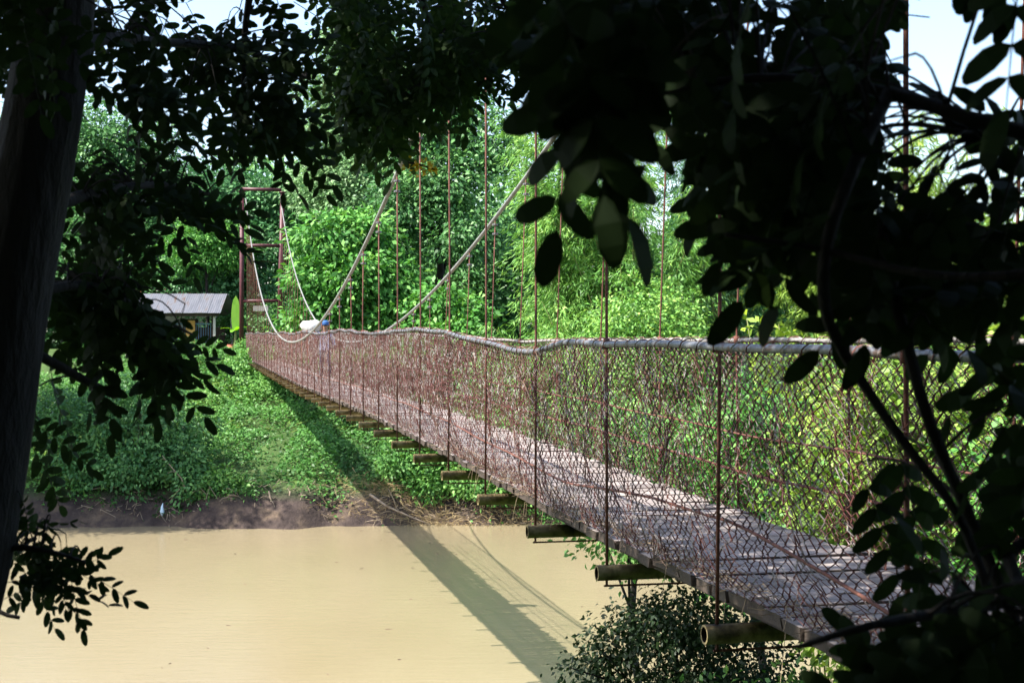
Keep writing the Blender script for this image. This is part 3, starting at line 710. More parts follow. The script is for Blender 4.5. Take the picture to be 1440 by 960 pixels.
hb = empty('tiled_house', (-25, 104, float(height(-25, 104))-.05), 'house with an orange tiled roof showing above the zinc roof', 'house')
bz = hb.location.z
mb = MB(); mb.box((-25, 106.5, bz+1.7), (6, 5, 3.4)); mb.build('wall', M['cream'], hb)
mb = MB(); mb.add([(-28.4, 103.5, bz+3.2), (-21.6, 103.5, bz+3.2), (-21.6, 106.5, bz+4.6), (-28.4, 106.5, bz+4.6), (-21.6, 109.5, bz+3.2), (-28.4, 109.5, bz+3.2),
                   (-28.4, 103.5, bz+3.1), (-21.6, 103.5, bz+3.1), (-21.6, 109.5, bz+3.1), (-28.4, 109.5, bz+3.1)],
               [(0, 1, 2, 3), (3, 2, 4, 5), (6, 9, 8, 7), (0, 6, 7, 1), (5, 4, 8, 9), (1, 7, 8, 4, 2), (0, 3, 5, 9, 6)]); mb.build('roof', M['tile'], hb)
for x in (-26.5, -23.5):
    mb = MB(); mb.box((x, 103.98, bz+1.7), (1.1, .06, 1.2)); wi = mb.build('window', M['wood'], hb)
    mb = MB(); mb.box((x, 103.96, bz+1.02), (1.3, .12, .08)); mb.build('sill', M['cream'], wi)

bx, by = -16.85, 86.5; bz = float(height(bx, by))
bn = empty('banana_plant', (bx, by, bz), 'banana plant with one upright bright green leaf left of the tower', 'plant')
mb = MB(); mb.tube([(bx, by, bz-.1), (bx+.02, by, bz+.9), (bx+.05, by, bz+1.7)], [.11, .09, .05], 8); mb.build('stem', M['culm'], bn, True)
for (a, ln, wd, lean, up_) in ((1.6, 2.2, .52, .06, 1), (.3, 1.2, .35, .6, .5), (3.4, 1.3, .36, .7, .45), (4.6, 1.1, .34, .8, .3), (5.4, 1.0, .3, .5, .5)):
    vs, fs, k = [], [], 9
    o0 = np.array((bx+.03, by, bz+1.55)); dx = np.array((math.cos(a), math.sin(a), 0)); sd = np.array((-math.sin(a), math.cos(a), 0)) if lean > .1 else np.array((1, .1, 0))
    for j in range(k):
        f = j/(k-1); c = o0+dx*lean*ln*f+np.array((0, 0, ln*up_*f-.5*lean*ln*f*f)); ww = wd*(math.sin(math.pi*min(1, .12+f*.87))**.5)*.5*(1 if j < k-1 else .2)
        vs += [c-sd*ww+np.array((0, 0, .02)), c, c+sd*ww+np.array((0, 0, .02))]
    for j in range(k-1): a_ = j*3; fs += [(a_, a_+1, a_+4, a_+3), (a_+1, a_+2, a_+5, a_+4)]
    me = poly_mesh('leaf', vs, fs, 4, rng.random(len(fs))*.4+(.5 if up_ == 1 else .1), True)
    link('leaf', me, L['banana'], bn)
px_, py_ = pix(325, 0, 86.8)[0], 86.8; pz_ = float(height(px_, py_))
mb = MB(); prof = [(.20, 0), (.30, .2), (.34, .42), (.28, .62), (.22, .68), (.25, .72)]
mb.tube([(px_, py_, pz_+h) for r, h in prof], [r for r, h in prof], 14)
tag(mb.build('clay_pot', M['red'], None, True), 'red clay water pot standing between the hut and the tower', 'pot')

# ------------------------------------------------------------------ person on the bridge
pn = 17.5; pd = bp_(pn, .85, float(deck(pn)))
fwd = Vector(-ALONG); side = Vector(PERP)          # walking towards the camera; side = picture right
def at(f, s, z): return Vector(pd)+fwd*f+side*s+Vector((0, 0, z))
J = {'pel': (at(0, 0, .95), .14), 'wai': (at(.0, 0, 1.12), .125), 'che': (at(.02, 0, 1.36), .15), 'nec': (at(.03, 0, 1.50), .06), 'hea': (at(.05, 0, 1.60), .085), 'hto': (at(.05, 0, 1.72), .07),
     'rh': (at(0, .09, .90), .10), 'rk': (at(.12, .10, .50), .065), 'ra': (at(.10, .10, .09), .045), 'rt': (at(.28, .11, .045), .035),
     'lh': (at(0, -.09, .90), .10), 'lk': (at(-.02, -.10, .50), .065), 'la': (at(-.26, -.10, .10), .045), 'lt': (at(-.10, -.11, .045), .035),
     'rs': (at(.0, .19, 1.42), .062), 're': (at(-.05, .25, 1.13), .045), 'rw': (at(.1, .25, .90), .032), 'rp': (at(.14, .25, .83), .035),
     'ls': (at(.0, -.19, 1.42), .062), 'le': (at(.08, -.34, 1.25), .045), 'lw': (at(.12, -.36, 1.46), .032), 'lp': (at(.10, -.36, 1.53), .035)}
E = [('pel', 'wai'), ('wai', 'che'), ('che', 'nec'), ('nec', 'hea'), ('hea', 'hto'), ('pel', 'rh'), ('rh', 'rk'), ('rk', 'ra'), ('ra', 'rt'), ('pel', 'lh'), ('lh', 'lk'), ('lk', 'la'), ('la', 'lt'),
     ('che', 'rs'), ('rs', 're'), ('re', 'rw'), ('rw', 'rp'), ('che', 'ls'), ('ls', 'le'), ('le', 'lw'), ('lw', 'lp')]
for s_, w_, sg in (('r', 'rp', 1), ('l', 'lp', -1)):
    p0, _ = J[w_]
    up_ = -1 if s_ == 'r' else 1
    for q, (o1, l1) in enumerate(((-.03, .075), (-.01, .09), (.01, .085), (.03, .065))):
        J[f'{s_}f{q}a'] = (p0+fwd*o1+Vector((0, 0, up_*l1*.6)), .0095); J[f'{s_}f{q}b'] = (p0+fwd*(o1+.01)+side*(-sg*.02)+Vector((0, 0, up_*l1)), .008)
        E += [(w_, f'{s_}f{q}a'), (f'{s_}f{q}a', f'{s_}f{q}b')]
    J[f'{s_}th'] = (p0+fwd*.05+Vector((0, 0, up_*.02)), .011); J[f'{s_}tt'] = (p0+fwd*.07+Vector((0, 0, up_*.05)), .009)
    E += [(w_, f'{s_}th'), (f'{s_}th', f'{s_}tt')]
keys = list(J); me = bpy.data.meshes.new('body')
me.from_pydata([J[k_][0] for k_ in keys], [(keys.index(a), keys.index(b_)) for a, b_ in E], [])
tmp = bpy.data.objects.new('tmp', me); COL.objects.link(tmp)
sm = tmp.modifiers.new('skin', 'SKIN'); sb = tmp.modifiers.new('sub', 'SUBSURF'); sb.levels = 2; sb.render_levels = 2
for i, k_ in enumerate(keys):
    v = me.skin_vertices[0].data[i]; v.radius = (J[k_][1],)*2; v.use_root = (k_ == 'pel')
bpy.context.view_layer.update()
dg = bpy.context.evaluated_depsgraph_get()
bm_ = bpy.data.meshes.new_from_object(tmp.evaluated_get(dg)); bpy.data.objects.remove(tmp)
bm_.materials.clear()
for k_ in ('skin', 'shirt', 'trousers', 'hair'): bm_.materials.append(M[k_])
for p in bm_.polygons:
    z = p.center.z-pd[2]; p.use_smooth = True
    lat = (p.center-Vector(pd)).dot(side)
    hand = (lat > .19 and z < 1.1) or (lat < -.30 and z > 1.30)
    p.material_index = 0 if (z > 1.47 or hand) else (1 if z > .97 else (2 if z > .12 else 3))
person = empty('person', pd, 'person in a blue cap and pale shirt walking on the bridge carrying a white sack', 'person')
link('body', bm_, None, person)
mb = MB()
hp = at(.05, 0, 1.66)
rings = [(.10, 0), (.112, .02), (.11, .07), (.085, .11), (.04, .135)]
mb.tube([hp+Vector((0, 0, h)) for r, h in rings], [r for r, h in rings], 14)
mb.add([hp+fwd*(.09+.10*math.cos(a))+side*(.095*math.sin(a))+Vector((0, 0, .012-.01*abs(math.sin(a))+dz)) for dz in (0, .012) for a in np.linspace(-1.57, 1.57, 9)],
       [tuple(range(9)), tuple(range(17, 8, -1))]+[(i, i+9, i+10, i+1) for i in range(8)])
mb.build('cap', M['capblue'], person, True)
mb = MB()
for sgn in (-1, 1):
    mb.tube([at(.045, sgn*.088, 1.61), at(.05, sgn*.098, 1.64), at(.045, sgn*.088, 1.665)], [.012, .022, .014], 6)
mb.tube([at(.13, 0, 1.65), at(.155, 0, 1.615), at(.135, 0, 1.60)], [.008, .018, .010], 6)
mb.build('face', M['skin'], person, True)
mb = MB()
for sgn in (-1, 1): mb.tube([at(.125, sgn*.03, 1.645), at(.14, sgn*.033, 1.645)], [.012, .008], 6)
mb.tube([at(.132, -.025, 1.562), at(.14, 0, 1.56), at(.132, .025, 1.562)], .006, 5)
mb.build('eyes_and_mouth', M['hair'], person, True)
mb = MB(); sc_ = at(-.06, -.36, 1.60); k = 12
for i in range(9):
    f = i/8; rr = math.sin(math.pi*(.06+.88*f))**.55
ax = [sc_+side*(-.30+.56*i/8)+Vector((0, 0, .03*math.sin(i*1.3)-.10*(i/8-.5)**2)) for i in range(9)]
mb.tube(ax, [.215*math.sin(math.pi*(.05+.90*i/8))**.5*(1+.05*math.sin(i*2.1)) for i in range(9)], k)
mb.tube([ax[-1], ax[-1]+side*.05+Vector((0, 0, .01)), ax[-1]+side*.10+Vector((0, 0, -.02))], [.05, .035, .07], 8)
tag(mb.build('white_sack', M['sack'], None, True), 'bulging white sack on the shoulder of the person in the blue cap', 'sack')

# ------------------------------------------------------------------ near bank shrubs
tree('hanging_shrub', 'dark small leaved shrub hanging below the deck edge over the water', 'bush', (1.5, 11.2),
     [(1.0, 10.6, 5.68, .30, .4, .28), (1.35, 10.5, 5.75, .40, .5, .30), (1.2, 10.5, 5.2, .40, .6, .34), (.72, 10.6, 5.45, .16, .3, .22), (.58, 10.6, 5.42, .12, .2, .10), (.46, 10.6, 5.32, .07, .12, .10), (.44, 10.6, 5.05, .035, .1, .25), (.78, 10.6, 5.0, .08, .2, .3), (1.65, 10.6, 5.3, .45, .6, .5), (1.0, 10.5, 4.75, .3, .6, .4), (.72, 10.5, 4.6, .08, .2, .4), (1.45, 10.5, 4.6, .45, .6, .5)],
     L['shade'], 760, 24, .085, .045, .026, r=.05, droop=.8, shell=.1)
tree('green_shrub', 'green leafy shrub growing under the near end of the deck', 'bush', (1.55, 8.6),
     [(1.35, 8.4, 5.45, .35, .4, .3), (1.75, 8.2, 5.55, .4, .4, .35), (1.6, 8.4, 5.2, .45, .5, .35), (2.1, 8.0, 5.5, .4, .4, .4)], L['cover'], 330, 20, .09, .055, .03, r=.04, shell=.2)
for lab, b0, bl, mt, nc in (
    ('sunlit bush pressed against the mesh near the bare sprout', (3.5, 12.2), [(3.3, 12.4, 7.2, .7, .8, .6), (3.7, 12.0, 6.6, .9, .9, .7), (2.9, 12.6, 6.3, .6, .7, .7), (3.4, 12.3, 5.6, 1, 1, .8)], 'bamy', 620),
    ('bright low bush lining the far edge of the deck', (2.9, 15.6), [(2.6, 15.6, 6.7, .8, .9, .6), (2.2, 16.4, 6.2, .7, .9, .6), (2.7, 15.4, 5.8, 1, 1, .8)], 'bright', 480),
    ('tall green bush behind the low deck side bush', (1.9, 20.0), [(1.5, 20, 6.4, .9, 1, .7), (.9, 21, 6.0, .9, 1, .7), (1.8, 19.6, 5.4, 1.1, 1.1, .9), (2.4, 19, 6.2, .8, .9, .8)], 'cover', 520),
    ('wild leafy bush right behind the mesh among creepers', (4.9, 10.6), [(4.5, 10.6, 7.3, .8, .8, .7), (4.2, 10.8, 6.5, .8, .8, .7), (5.0, 10.3, 6.5, .9, .9, .8), (5.4, 10.2, 7.6, .9, .8, .8), (4.0, 11.0, 5.8, .8, .8, .7)], 'bright', 640),
    ('tall bush of yellowish leaves above the wild leafy bush', (6.6, 14.0), [(6.0, 14, 8.3, 1.2, 1.1, 1), (7.0, 14, 8.8, 1.3, 1.2, 1.2), (5.4, 14.4, 7.2, 1.2, 1.1, 1), (6.6, 13.6, 6.8, 1.4, 1.2, 1.2)], 'bamy', 760),
    ('shaded green bush filling the bank under the yellowish bush', (8.4, 18), [(8, 18, 8.0, 1.6, 1.4, 1.3), (6.4, 18.4, 7.0, 1.5, 1.3, 1.2), (4.6, 19, 6.6, 1.3, 1.2, 1.1), (9.6, 17.6, 9.5, 1.8, 1.5, 1.5)], 'cover', 800),
    ('small bush touching the deck beside the nearest mesh bays', (4.3, 8.2), [(4.0, 8.2, 6.5, .6, .6, .5), (4.4, 7.8, 7.2, .6, .6, .6), (3.7, 8.8, 6.3, .5, .6, .5), (4.9, 7.6, 6.4, .7, .7, .6)], 'bright', 420)):
    tree('near_bank_bush', lab, 'bush', b0, bl, L[mt], nc, 22, .17, .10, .05, r=.07, group='bushes beside the bridge on the near bank', shell=.15, droop=.3)
# young sprout above the rail
sp = empty('leafy_sprout', (3.05, 13.6, float(height(3.05, 13.6))-.1), 'yellow green young sprout standing above the rail behind the mesh', 'plant')
mb = MB(); C, D = [], []
for (x1, y1) in ((1050, 448), (1072, 452), (1095, 455), (1112, 462)):
    p0 = np.array((3.05, 13.6, height(3.05, 13.6)-.1)); p1 = pix(x1, y1, 13.4); pts = [p0, p0*.5+p1*.5+np.array((.15, 0, 0)), p0*.15+p1*.85, p1]
    mb.tube(pts, [.012, .01, .006, .003], 5)
    for f in np.linspace(0, 1, 12):
        q = pts[1]*(1-f)+p1*f if f < .5 else pts[2]*(1-f)*2+p1*(2*f-1)
        q = pts[2]*(1-f)+p1*f
        for k in range(3): C.append(q+rng.normal(size=3)*.02); D.append(rng.normal(size=3)+np.array((0, 0, .3)))
mb.build('stem', M['culm'], sp, True); C = np.array(C); D = np.array(D)
leaf_obj('foliage', C, D, rng.normal(size=C.shape)*.6+np.array((-.3, -.4, .6)), .10*rng.uniform(.6, 1.2, len(C)), .055, L['young'], sp)
scatter_cover('near_bank_weeds', 'leafy weeds covering the near bank under the bridge', 26000, -8, 14, 4.5, 24, .14, .08, L['cover'], .5, 61)

# ------------------------------------------------------------------ foreground trees with pinnate leaves
def pinnate(pairs, ll, lw, gap, curve, seed):
    r = np.random.default_rng(seed)
    vs, fs, rn = [], [], []
    def rach(t): return np.array((t, 0, -curve*t*t))
    tot = .04+gap*pairs
    shape = [(0, 0), (.14, .34), (.42, .5), (.74, .45), (.95, .22), (1, 0), (.95, -.22), (.74, -.45), (.42, -.5), (.14, -.34)]
    def leaflet(b, d, n, l_, w_):
        d = d/np.linalg.norm(d); s = np.cross(n, d); s /= np.linalg.norm(s); n = np.cross(d, s)
        i0 = len(vs)
        for (a, q) in shape: vs.append(b+d*a*l_+s*q*w_+n*(abs(q)*w_*.25-.18*l_*a*a))
        m_ = len(shape)
        fs.extend([(i0, i0+1, i0+2, i0+8), (i0, i0+8, i0+9, i0), (i0+2, i0+3, i0+7, i0+8), (i0+3, i0+4, i0+6, i0+7), (i0+4, i0+5, i0+6, i0+4)])
    for k in range(pairs):
        b = rach(.045+gap*k)
        for sg in (-1, 1):
            if r.random() < .05: continue
            a = R(62+r.normal()*9-12*k/pairs); d = np.array((math.cos(a), sg*math.sin(a), r.normal()*.16-.12))
            f = (.75+.25*math.sin(math.pi*(k+.7)/(pairs+.6)))*r.uniform(.9, 1.1)
            leaflet(b+np.array((r.normal()*.003, 0, 0)), d, np.array((r.normal()*.2, r.normal()*.25, 1)), ll*f, lw*f)
    leaflet(rach(tot), np.array((1, r.normal()*.15, -.2)), np.array((0, r.normal()*.2, 1.)), ll, lw)
    # rachis, three sided
    i0 = len(vs); q = 5
    for j in range(q):
        c = rach(tot*j/(q-1)); rr = .0016*(1-.5*j/(q-1))
        for a in (0, 2.094, 4.189): vs.append(c+np.array((0, rr*math.cos(a), rr*math.sin(a))))
    rf = [(i0+j*3+i, i0+j*3+(i+1) % 3, i0+j*3+3+(i+1) % 3, i0+j*3+3+i) for j in range(q-1) for i in range(3)]
    faces = [tuple(dict.fromkeys(f)) for f in fs]+rf
    return vs, faces
def leaf_variants(mat, nv, pairs, ll, lw, gap, curve, seed):
    out = []
    for v in range(nv):
        vs, fs = pinnate(pairs+(v % 3)-1, ll, lw, gap, curve*(.4+.4*v % 1.7), seed+v)
        me = bpy.data.meshes.new('leaf'); me.from_pydata([tuple(p) for p in vs], [], fs); me.update()
        a = me.attributes.new('rnd', 'FLOAT', 'FACE'); a.data.foreach_set('value', np.clip(rng.random(len(fs))*.5+rng.random()*.5, 0, 1).astype(np.float32))
        me.materials.append(mat); out.append(me)
    return out

def in_poly(x, y, P):
    ins = False; j = len(P)-1
    for i in range(len(P)):
        if (P[i][1] > y) != (P[j][1] > y) and x < (P[j][0]-P[i][0])*(y-P[i][1])/(P[j][1]-P[i][1])+P[i][0]: ins = not ins
        j = i
    return ins

class ForeTree:
    def __init__(s, name, label, base, variants, mat):
        s.e = empty(name, base, label, 'tree'); s.var = variants; s.mat = mat; s.n = 0; s.extra = []; s.br = []; s.tw = MB()
    def branch(s, pts, r0, r1, name='branch', k=7):
        pts = [np.array(p, float) for p in pts]
        # smooth (Catmull-Rom)
        q = [pts[0]]
        for i in range(len(pts)-1):
            a, b_, c_, d_ = pts[max(i-1, 0)], pts[i], pts[i+1], pts[min(i+2, len(pts)-1)]
            for t_ in (.25, .5, .75, 1): q.append(.5*((2*b_)+(-a+c_)*t_+(2*a-5*b_+4*c_-d_)*t_**2+(-a+3*b_-3*c_+d_)*t_**3))
        mb = MB(); mb.tube(q, list(np.linspace(r0, r1, len(q))), k); mb.build(name, M['bark'], s.e, True)
        s.br.append(np.array(q))
    def leaf(s, p, d, n, scale):
        d = Vector(d).normalized(); n = Vector(n); sd = n.cross(d).normalized(); n = d.cross(sd)
        mt = Matrix(((d.x, sd.x, n.x, p[0]), (d.y, sd.y, n.y, p[1]), (d.z, sd.z, n.z, p[2]), (0, 0, 0, 1))) @ Matrix.Scale(scale, 4)
        me = s.var[rng.integers(len(s.var))]
        if s.n < 300:
            o = bpy.data.objects.new('leaf', me); COL.objects.link(o); o.parent = s.e
            mt2 = Matrix.Translation(-s.e.location) @ mt
            o.matrix_local = mt2; s.n += 1
        else: s.extra.append((me, mt))
        # twig to the nearest branch
        best = None; p = np.array(p)
        for q in s.br:
            dist = np.linalg.norm(q-p, axis=1); i = int(dist.argmin())
            if best is None or dist[i] < best[0]: best = (dist[i], q[i])
        if best and .02 < best[0] < .3:
            q0 = best[1]; md = p*.5+q0*.5+np.array((0, 0, .05)); tq = np.linspace(0, 1, 6); s.tw.tube([q0*(1-f)**2+md*2*f*(1-f)+p*f*f for f in tq], list(np.linspace(.0028, .0014, 6)), 4, False)
    def region(s, P, d0, d1, count, ang0, spread, scale=1.0, nb=(0, -.75, .5)):
        xs = [p[0] for p in P]; ys = [p[1] for p in P]; k = 0
        while k < count:
            x = rng.uniform(min(xs), max(xs)); y = rng.uniform(min(ys), max(ys))
            if not in_poly(x, y, P): continue
            k += 1; dd = rng.uniform(d0, d1); a = R(ang0+rng.normal()*spread)
            dr = (math.cos(a), rng.normal()*.32, -math.sin(a)); nn = np.array(nb)+rng.normal(size=3)*.4
            sc_ = scale*rng.uniform(.75, 1.2)
            p = pix(x, y, dd)-np.array(dr)*.13*sc_
            s.leaf(p, dr, nn, sc_)
    def canopy(s, lo, hi, n, Ln=.28, W=.14):
        """the crown's own foliage overhead and behind, out of the view"""
        c = rng.uniform(lo, hi, (n, 3))
        c += .5*np.sin(c[:, [1, 2, 0]]*2.1)
        y = np.maximum(c[:, 1], .05)
        hit = (c[:, 1] > -.25) & (np.abs(c[:, 0]) < .45*y+.8) & (c[:, 2] < EYE+.30*y+.6)
        hit |= (c[:, 2] < height(c[:, 0], c[:, 1])+.2) | (np.linalg.norm(c-np.array((0, 0, EYE)), axis=1) < 1.2)
        c = c[~hit]
        leaf_obj('foliage', c, rng.normal(size=c.shape)+np.array((0, 0, -.2)), rng.normal(size=c.shape)*.6+np.array((0, .2, .8)), Ln*rng.uniform(.7, 1.2, len(c)), W, s.mat, s.e, rng.random(len(c)), 'stuff')
    def done(s):
        if s.tw.v: o = s.tw.build('twigs', M['bark'], s.e); o['kind'] = 'stuff'
        if s.extra:
            mb = MB(); rn = []
            for me, mt in s.extra:
                mb.add([mt @ v.co for v in me.vertices], [tuple(f.vertices) for f in me.polygons])
                rn.append(np.full(len(me.polygons), rng.random(), np.float32))
            o = mb.build('small_leaves', s.mat, s.e); o['kind'] = 'stuff'
            a = o.data.attributes.new('rnd', 'FLOAT', 'FACE'); a.data.foreach_set('value', np.concatenate(rn))

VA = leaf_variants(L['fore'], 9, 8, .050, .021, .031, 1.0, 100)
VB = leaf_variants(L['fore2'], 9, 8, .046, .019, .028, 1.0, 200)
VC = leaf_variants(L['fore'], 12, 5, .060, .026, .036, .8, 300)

# --- left tree
zg = float(height(-1.4, 3))-.1
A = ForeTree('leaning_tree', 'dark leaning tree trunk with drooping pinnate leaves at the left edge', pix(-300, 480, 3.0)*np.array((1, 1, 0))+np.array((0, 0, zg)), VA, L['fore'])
b0 = pix(-300, 480, 3.0); b0[2] = zg
A.branch([b0, pix(-170, 1150, 3), pix(-85, 900, 3), pix(-35, 700, 3), pix(5, 450, 3), pix(62, 150, 3), pix(85, -80, 3), pix(60, -500, 3), pix(0, -1100, 3)], .125, .055, 'trunk', 12)
A.branch([pix(62, 150, 3), pix(130, 60, 3.2), pix(230, 60, 3.6), pix(340, 70, 4), pix(430, 110, 4.2)], .02, .005)
A.branch([pix(85, -80, 3), pix(220, -120, 3.4), pix(345, -60, 3.9), pix(343, 60, 4.0), pix(342, 150, 4.0)], .022, .004)
A.branch([pix(40, 300, 3), pix(140, 270, 3.3), pix(230, 260, 3.7), pix(300, 275, 4)], .018, .004)
A.branch([pix(0, 470, 3), pix(75, 510, 3.1), pix(120, 535, 3.2), pix(162, 556, 3.3)], .013, .009)
A.branch([pix(20, 420, 3), pix(120, 400, 3.2), pix(190, 430, 3.4), pix(270, 470, 3.6)], .014, .003)
A.branch([pix(-60, 780, 3), pix(20, 770, 3.0), pix(70, 775, 3.0), pix(120, 790, 3.0)], .010, .003)
A.branch([pix(-50, 760, 3), pix(-10, 850, 2.9), pix(28, 868, 2.9)], .006, .004)
A.branch([pix(60, 0, 3), pix(-40, -60, 2.6), pix(-160, -100, 2.2)], .02, .008)
A.region([(300, 25), (415, 30), (420, 110), (405, 200), (380, 240), (335, 235), (300, 170), (285, 110), (245, 65)], 3.7, 4.4, 44, 35, 60)
A.region([(245, 55), (290, 40), (410, 90), (410, 130), (290, 120)], 3.9, 4.2, 9, 185, 15)
A.region([(150, 90), (215, 90), (260, 120), (235, 150), (180, 135)], 2.9, 3.5, 12, 60, 45)
A.region([(0, 0), (160, 0), (150, 60), (110, 90), (0, 180)], 3.2, 4.0, 26, 100, 60)
A.region([(0, 0), (100, 0), (110, 40), (0, 60)], 2.5, 2.9, 8, 100, 60)
A.region([(105, 230), (170, 245), (225, 265), (205, 320), (165, 370), (110, 420)], 3.2, 4.0, 30, 65, 45)
A.region([(225, 235), (305, 262), (290, 285), (230, 290)], 3.6, 4.1, 11, 40, 40)
A.region([(85, 400), (150, 415), (190, 440), (245, 480), (245, 500), (205, 515), (160, 485), (95, 450)], 3.1, 3.7, 36, 50, 40)
A.region([(60, 690), (70, 560), (95, 480), (105, 480), (80, 640)], 3.2, 3.8, 5, 80, 40)
A.region([(25, 745), (50, 735), (90, 768), (112, 795), (105, 815), (75, 822), (40, 825)], 3.0, 3.3, 17, 45, 50, .68)
A.region([(190, -10), (235, -10), (215, 5)], 3.6, 3.9, 3, 70, 30)
A.canopy((-9, -5, 9.6), (-1.4, 3.6, 13.5), 13000)
A.canopy((-8, -6, 6.2), (-2.2, 1.0, 10), 9000)
A.canopy((-5.0, 1.5, 11.0), (-1.1, 9.6, 13.0), 5800)
A.branch([pix(60, -500, 3), (-1.6, 4.5, 10.6), (-2.0, 6.5, 11.3), (-2.4, 8.6, 11.8)], .035, .01)
A.done()

# --- bough hanging from overhead in the middle
zb = float(height(-1.2, -2.2))-.1
Bt = ForeTree('overhead_bough_tree', 'green pinnate bough with a yellow flower sprig hanging over the middle of the river', (-1.2, -2.2, zb), VB, L['fore2'])
Bt.branch([(-1.2, -2.2, zb), (-1.15, -2.1, 8), (-1.0, -1.6, 9.8), (-.6, .8, 10.8), (-.3, 3.0, 10.0), pix(600, -120, 4.4), pix(590, -20, 4.6)], .16, .02, 'trunk', 10)
Bt.branch([pix(600, -120, 4.4), pix(520, -30, 4.6), pix(500, 70, 4.7), pix(520, 160, 4.7), pix(560, 220, 4.8), pix(592, 232, 4.8), pix(615, 240, 4.8)], .014, .002)
Bt.branch([pix(590, -20, 4.6), pix(610, 60, 4.6), pix(640, 130, 4.6)], .01, .002)
Bt.branch([pix(600, -120, 4.4), pix(700, -10, 4.5), pix(740, 70, 4.5), pix(790, 100, 4.5)], .012, .003)
Bt.region([(455, -20), (770, -20), (765, 50), (690, 90), (600, 100), (520, 110), (470, 110), (455, 60)], 4.2, 5.0, 115, 80, 60)
Bt.region([(460, 90), (600, 90), (620, 110), (590, 145), (585, 180), (540, 202), (505, 205), (480, 160)], 4.4, 5.0, 66, 90, 55)
Bt.region([(600, 70), (690, 70), (680, 115), (660, 130), (620, 125)], 4.3, 4.9, 26, 90, 40)
Bt.region([(690, 70), (850, 70), (840, 110), (760, 100), (700, 105)], 4.4, 5.0, 26, 70, 60)
Bt.region([(760, 0), (900, 0), (900, 70), (760, 80)], 4.4, 5.0, 30, 70, 60)
C = np.array([pix(rng.uniform(570, 618), 0, 4.8) for _ in range(70)]); C[:, 2] = [EYE-(rng.normal(236, 5)-480)/FPX*4.8 for _ in range(70)]; C[:, 1] += rng.normal(size=70)*.04
leaf_obj('yellow_flowers', C, rng.normal(size=C.shape), rng.normal(size=C.shape), .020, .013, L['yellow'], Bt.e, kind='stuff')
Bt.canopy((-3.0, -4, 10.4), (3.0, 3.4, 13.0), 11000)
Bt.canopy((-3.0, -6.5, 6.4), (3.0, -1.6, 11), 12000)
Bt.done()

# --- right tree, close to the lens
zc = float(height(1.9, 1.2))-.1
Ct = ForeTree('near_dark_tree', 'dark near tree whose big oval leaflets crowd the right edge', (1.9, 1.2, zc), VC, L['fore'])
Ct.branch([(1.9, 1.2, zc), (1.85, 1.25, 7.2), (1.75, 1.3, 8.4), (1.6, 1.4, 9.6), (1.3, 1.5, 11)], .10, .03, 'trunk', 10)
Ct.branch([(1.75, 1.3, 8.4), pix(2100, 270, 1.45), pix(1700, 235, 1.6), pix(1500, 200, 1.7), pix(1360, 165, 1.7), pix(1250, 130, 1.8), pix(1100, 110, 1.9), pix(980, 120, 1.9), pix(850, 150, 1.8), pix(790, 200, 1.8)], .014, .003)
Ct.branch([pix(1620, 360, 1.9), pix(1520, 290, 1.95), pix(1440, 235, 2.0), pix(1380, 195, 2.0)], .006, .003)
Ct.branch([pix(1250, 130, 1.8), pix(1190, 260, 1.7), pix(1160, 360, 1.7), pix(1165, 450, 1.75), pix(1215, 540, 1.8), pix(1270, 620, 1.8), pix(1345, 720, 1.8), pix(1390, 830, 1.8)], .009, .006)
Ct.branch([pix(1240, 330, 1.8), pix(1275, 480, 1.8), pix(1310, 600, 1.8), pix(1370, 740, 1.9), pix(1430, 880, 1.9), pix(1470, 990, 1.9)], .008, .009)
Ct.branch([(1.85, 1.25, 7.2), pix(1560, 780, 1.9), pix(1430, 840, 1.8), pix(1330, 860, 1.6), pix(1220, 880, 1.5), pix(1120, 910, 1.5)], .012, .003)
Ct.branch([pix(1750, 300, 1.6), pix(1600, 350, 1.6), pix(1440, 385, 1.6), pix(1300, 385, 1.65), pix(1150, 350, 1.7), pix(1020, 330, 1.7)], .008, .003)
Ct.branch([(1.6, 1.4, 9.6), pix(1500, -250, 2.4), pix(1300, -140, 2.8), pix(1100, -80, 3.0), pix(900, -60, 3.0), pix(740, -30, 3.0)], .016, .004)
Ct.branch([pix(1300, -140, 2.8), pix(1230, 20, 2.7), pix(1200, 160, 2.6), pix(1180, 300, 2.6)], .01, .003)
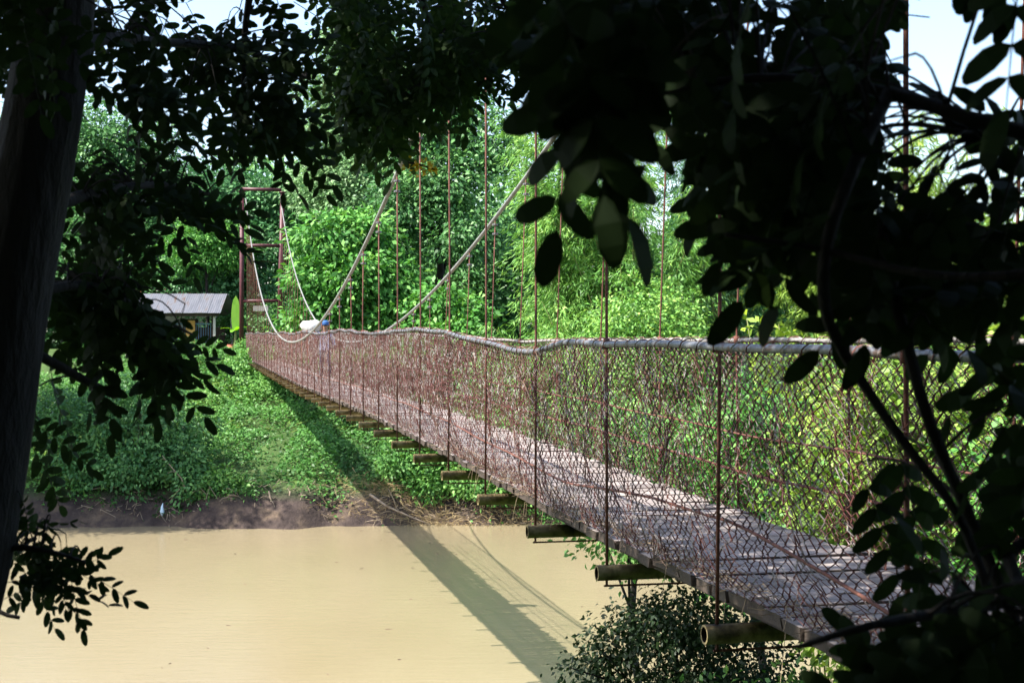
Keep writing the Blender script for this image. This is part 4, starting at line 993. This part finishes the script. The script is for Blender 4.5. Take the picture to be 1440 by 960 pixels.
# largest first
Ct.region([(790, 100), (880, 90), (890, 160), (850, 180), (800, 190)], 1.25, 1.4, 9, 90, 20)
Ct.region([(770, 165), (790, 170), (780, 190)], 1.4, 1.5, 1, 135, 10)
Ct.region([(950, 90), (1200, 110), (1220, 240), (1120, 290), (1050, 280), (1000, 220)], 1.7, 2.5, 50, 130, 45)
Ct.region([(1050, 250), (1200, 240), (1230, 320), (1170, 350), (1110, 340), (1060, 310)], 1.7, 2.4, 26, 120, 45)
Ct.region([(1200, 350), (1440, 350), (1440, 440), (1395, 430), (1340, 400), (1220, 390)], 1.7, 2.3, 33, 120, 55, .9)
Ct.region([(1200, 230), (1270, 290), (1290, 360), (1230, 360)], 1.8, 2.4, 7, 80, 50)
Ct.region([(1420, 470), (1460, 470), (1460, 620), (1430, 600)], 1.7, 2.1, 6, 110, 40)
Ct.region([(1430, 640), (1460, 640), (1460, 860), (1440, 830)], 1.8, 2.1, 5, 110, 40)
Ct.region([(1180, 955), (1240, 935), (1320, 925), (1440, 900), (1440, 985), (1180, 985)], 1.5, 1.9, 24, 170, 45)
Ct.region([(1230, 740), (1330, 730), (1330, 780), (1250, 780)], 1.9, 2.2, 3, 95, 30)
Ct.region([(1310, -40), (1420, -40), (1430, -10), (1350, 0)], 1.5, 1.8, 3, 75, 20)
Ct.region([(1395, 150), (1440, 190), (1440, 300), (1390, 300)], 1.8, 2.1, 5, 160, 40)
Ct.region([(760, -20), (960, -20), (960, 50), (880, 85), (790, 75)], 1.8, 2.6, 32, 80, 55)
Ct.region([(960, -20), (1060, -20), (1050, 60), (970, 80)], 1.9, 2.8, 12, 90, 55)
Ct.region([(1140, -20), (1250, -20), (1220, 100), (1150, 80)], 1.9, 2.8, 18, 90, 55)
Ct.region([(1120, 60), (1220, 60), (1230, 220), (1190, 290), (1130, 260)], 2.2, 2.8, 24, 85, 50)
Ct.canopy((2.2, -4, 9.6), (8, 3.2, 13), 9000)
Ct.canopy((2.6, -6, 6.3), (8, 1.5, 10), 9000)
Ct.done()
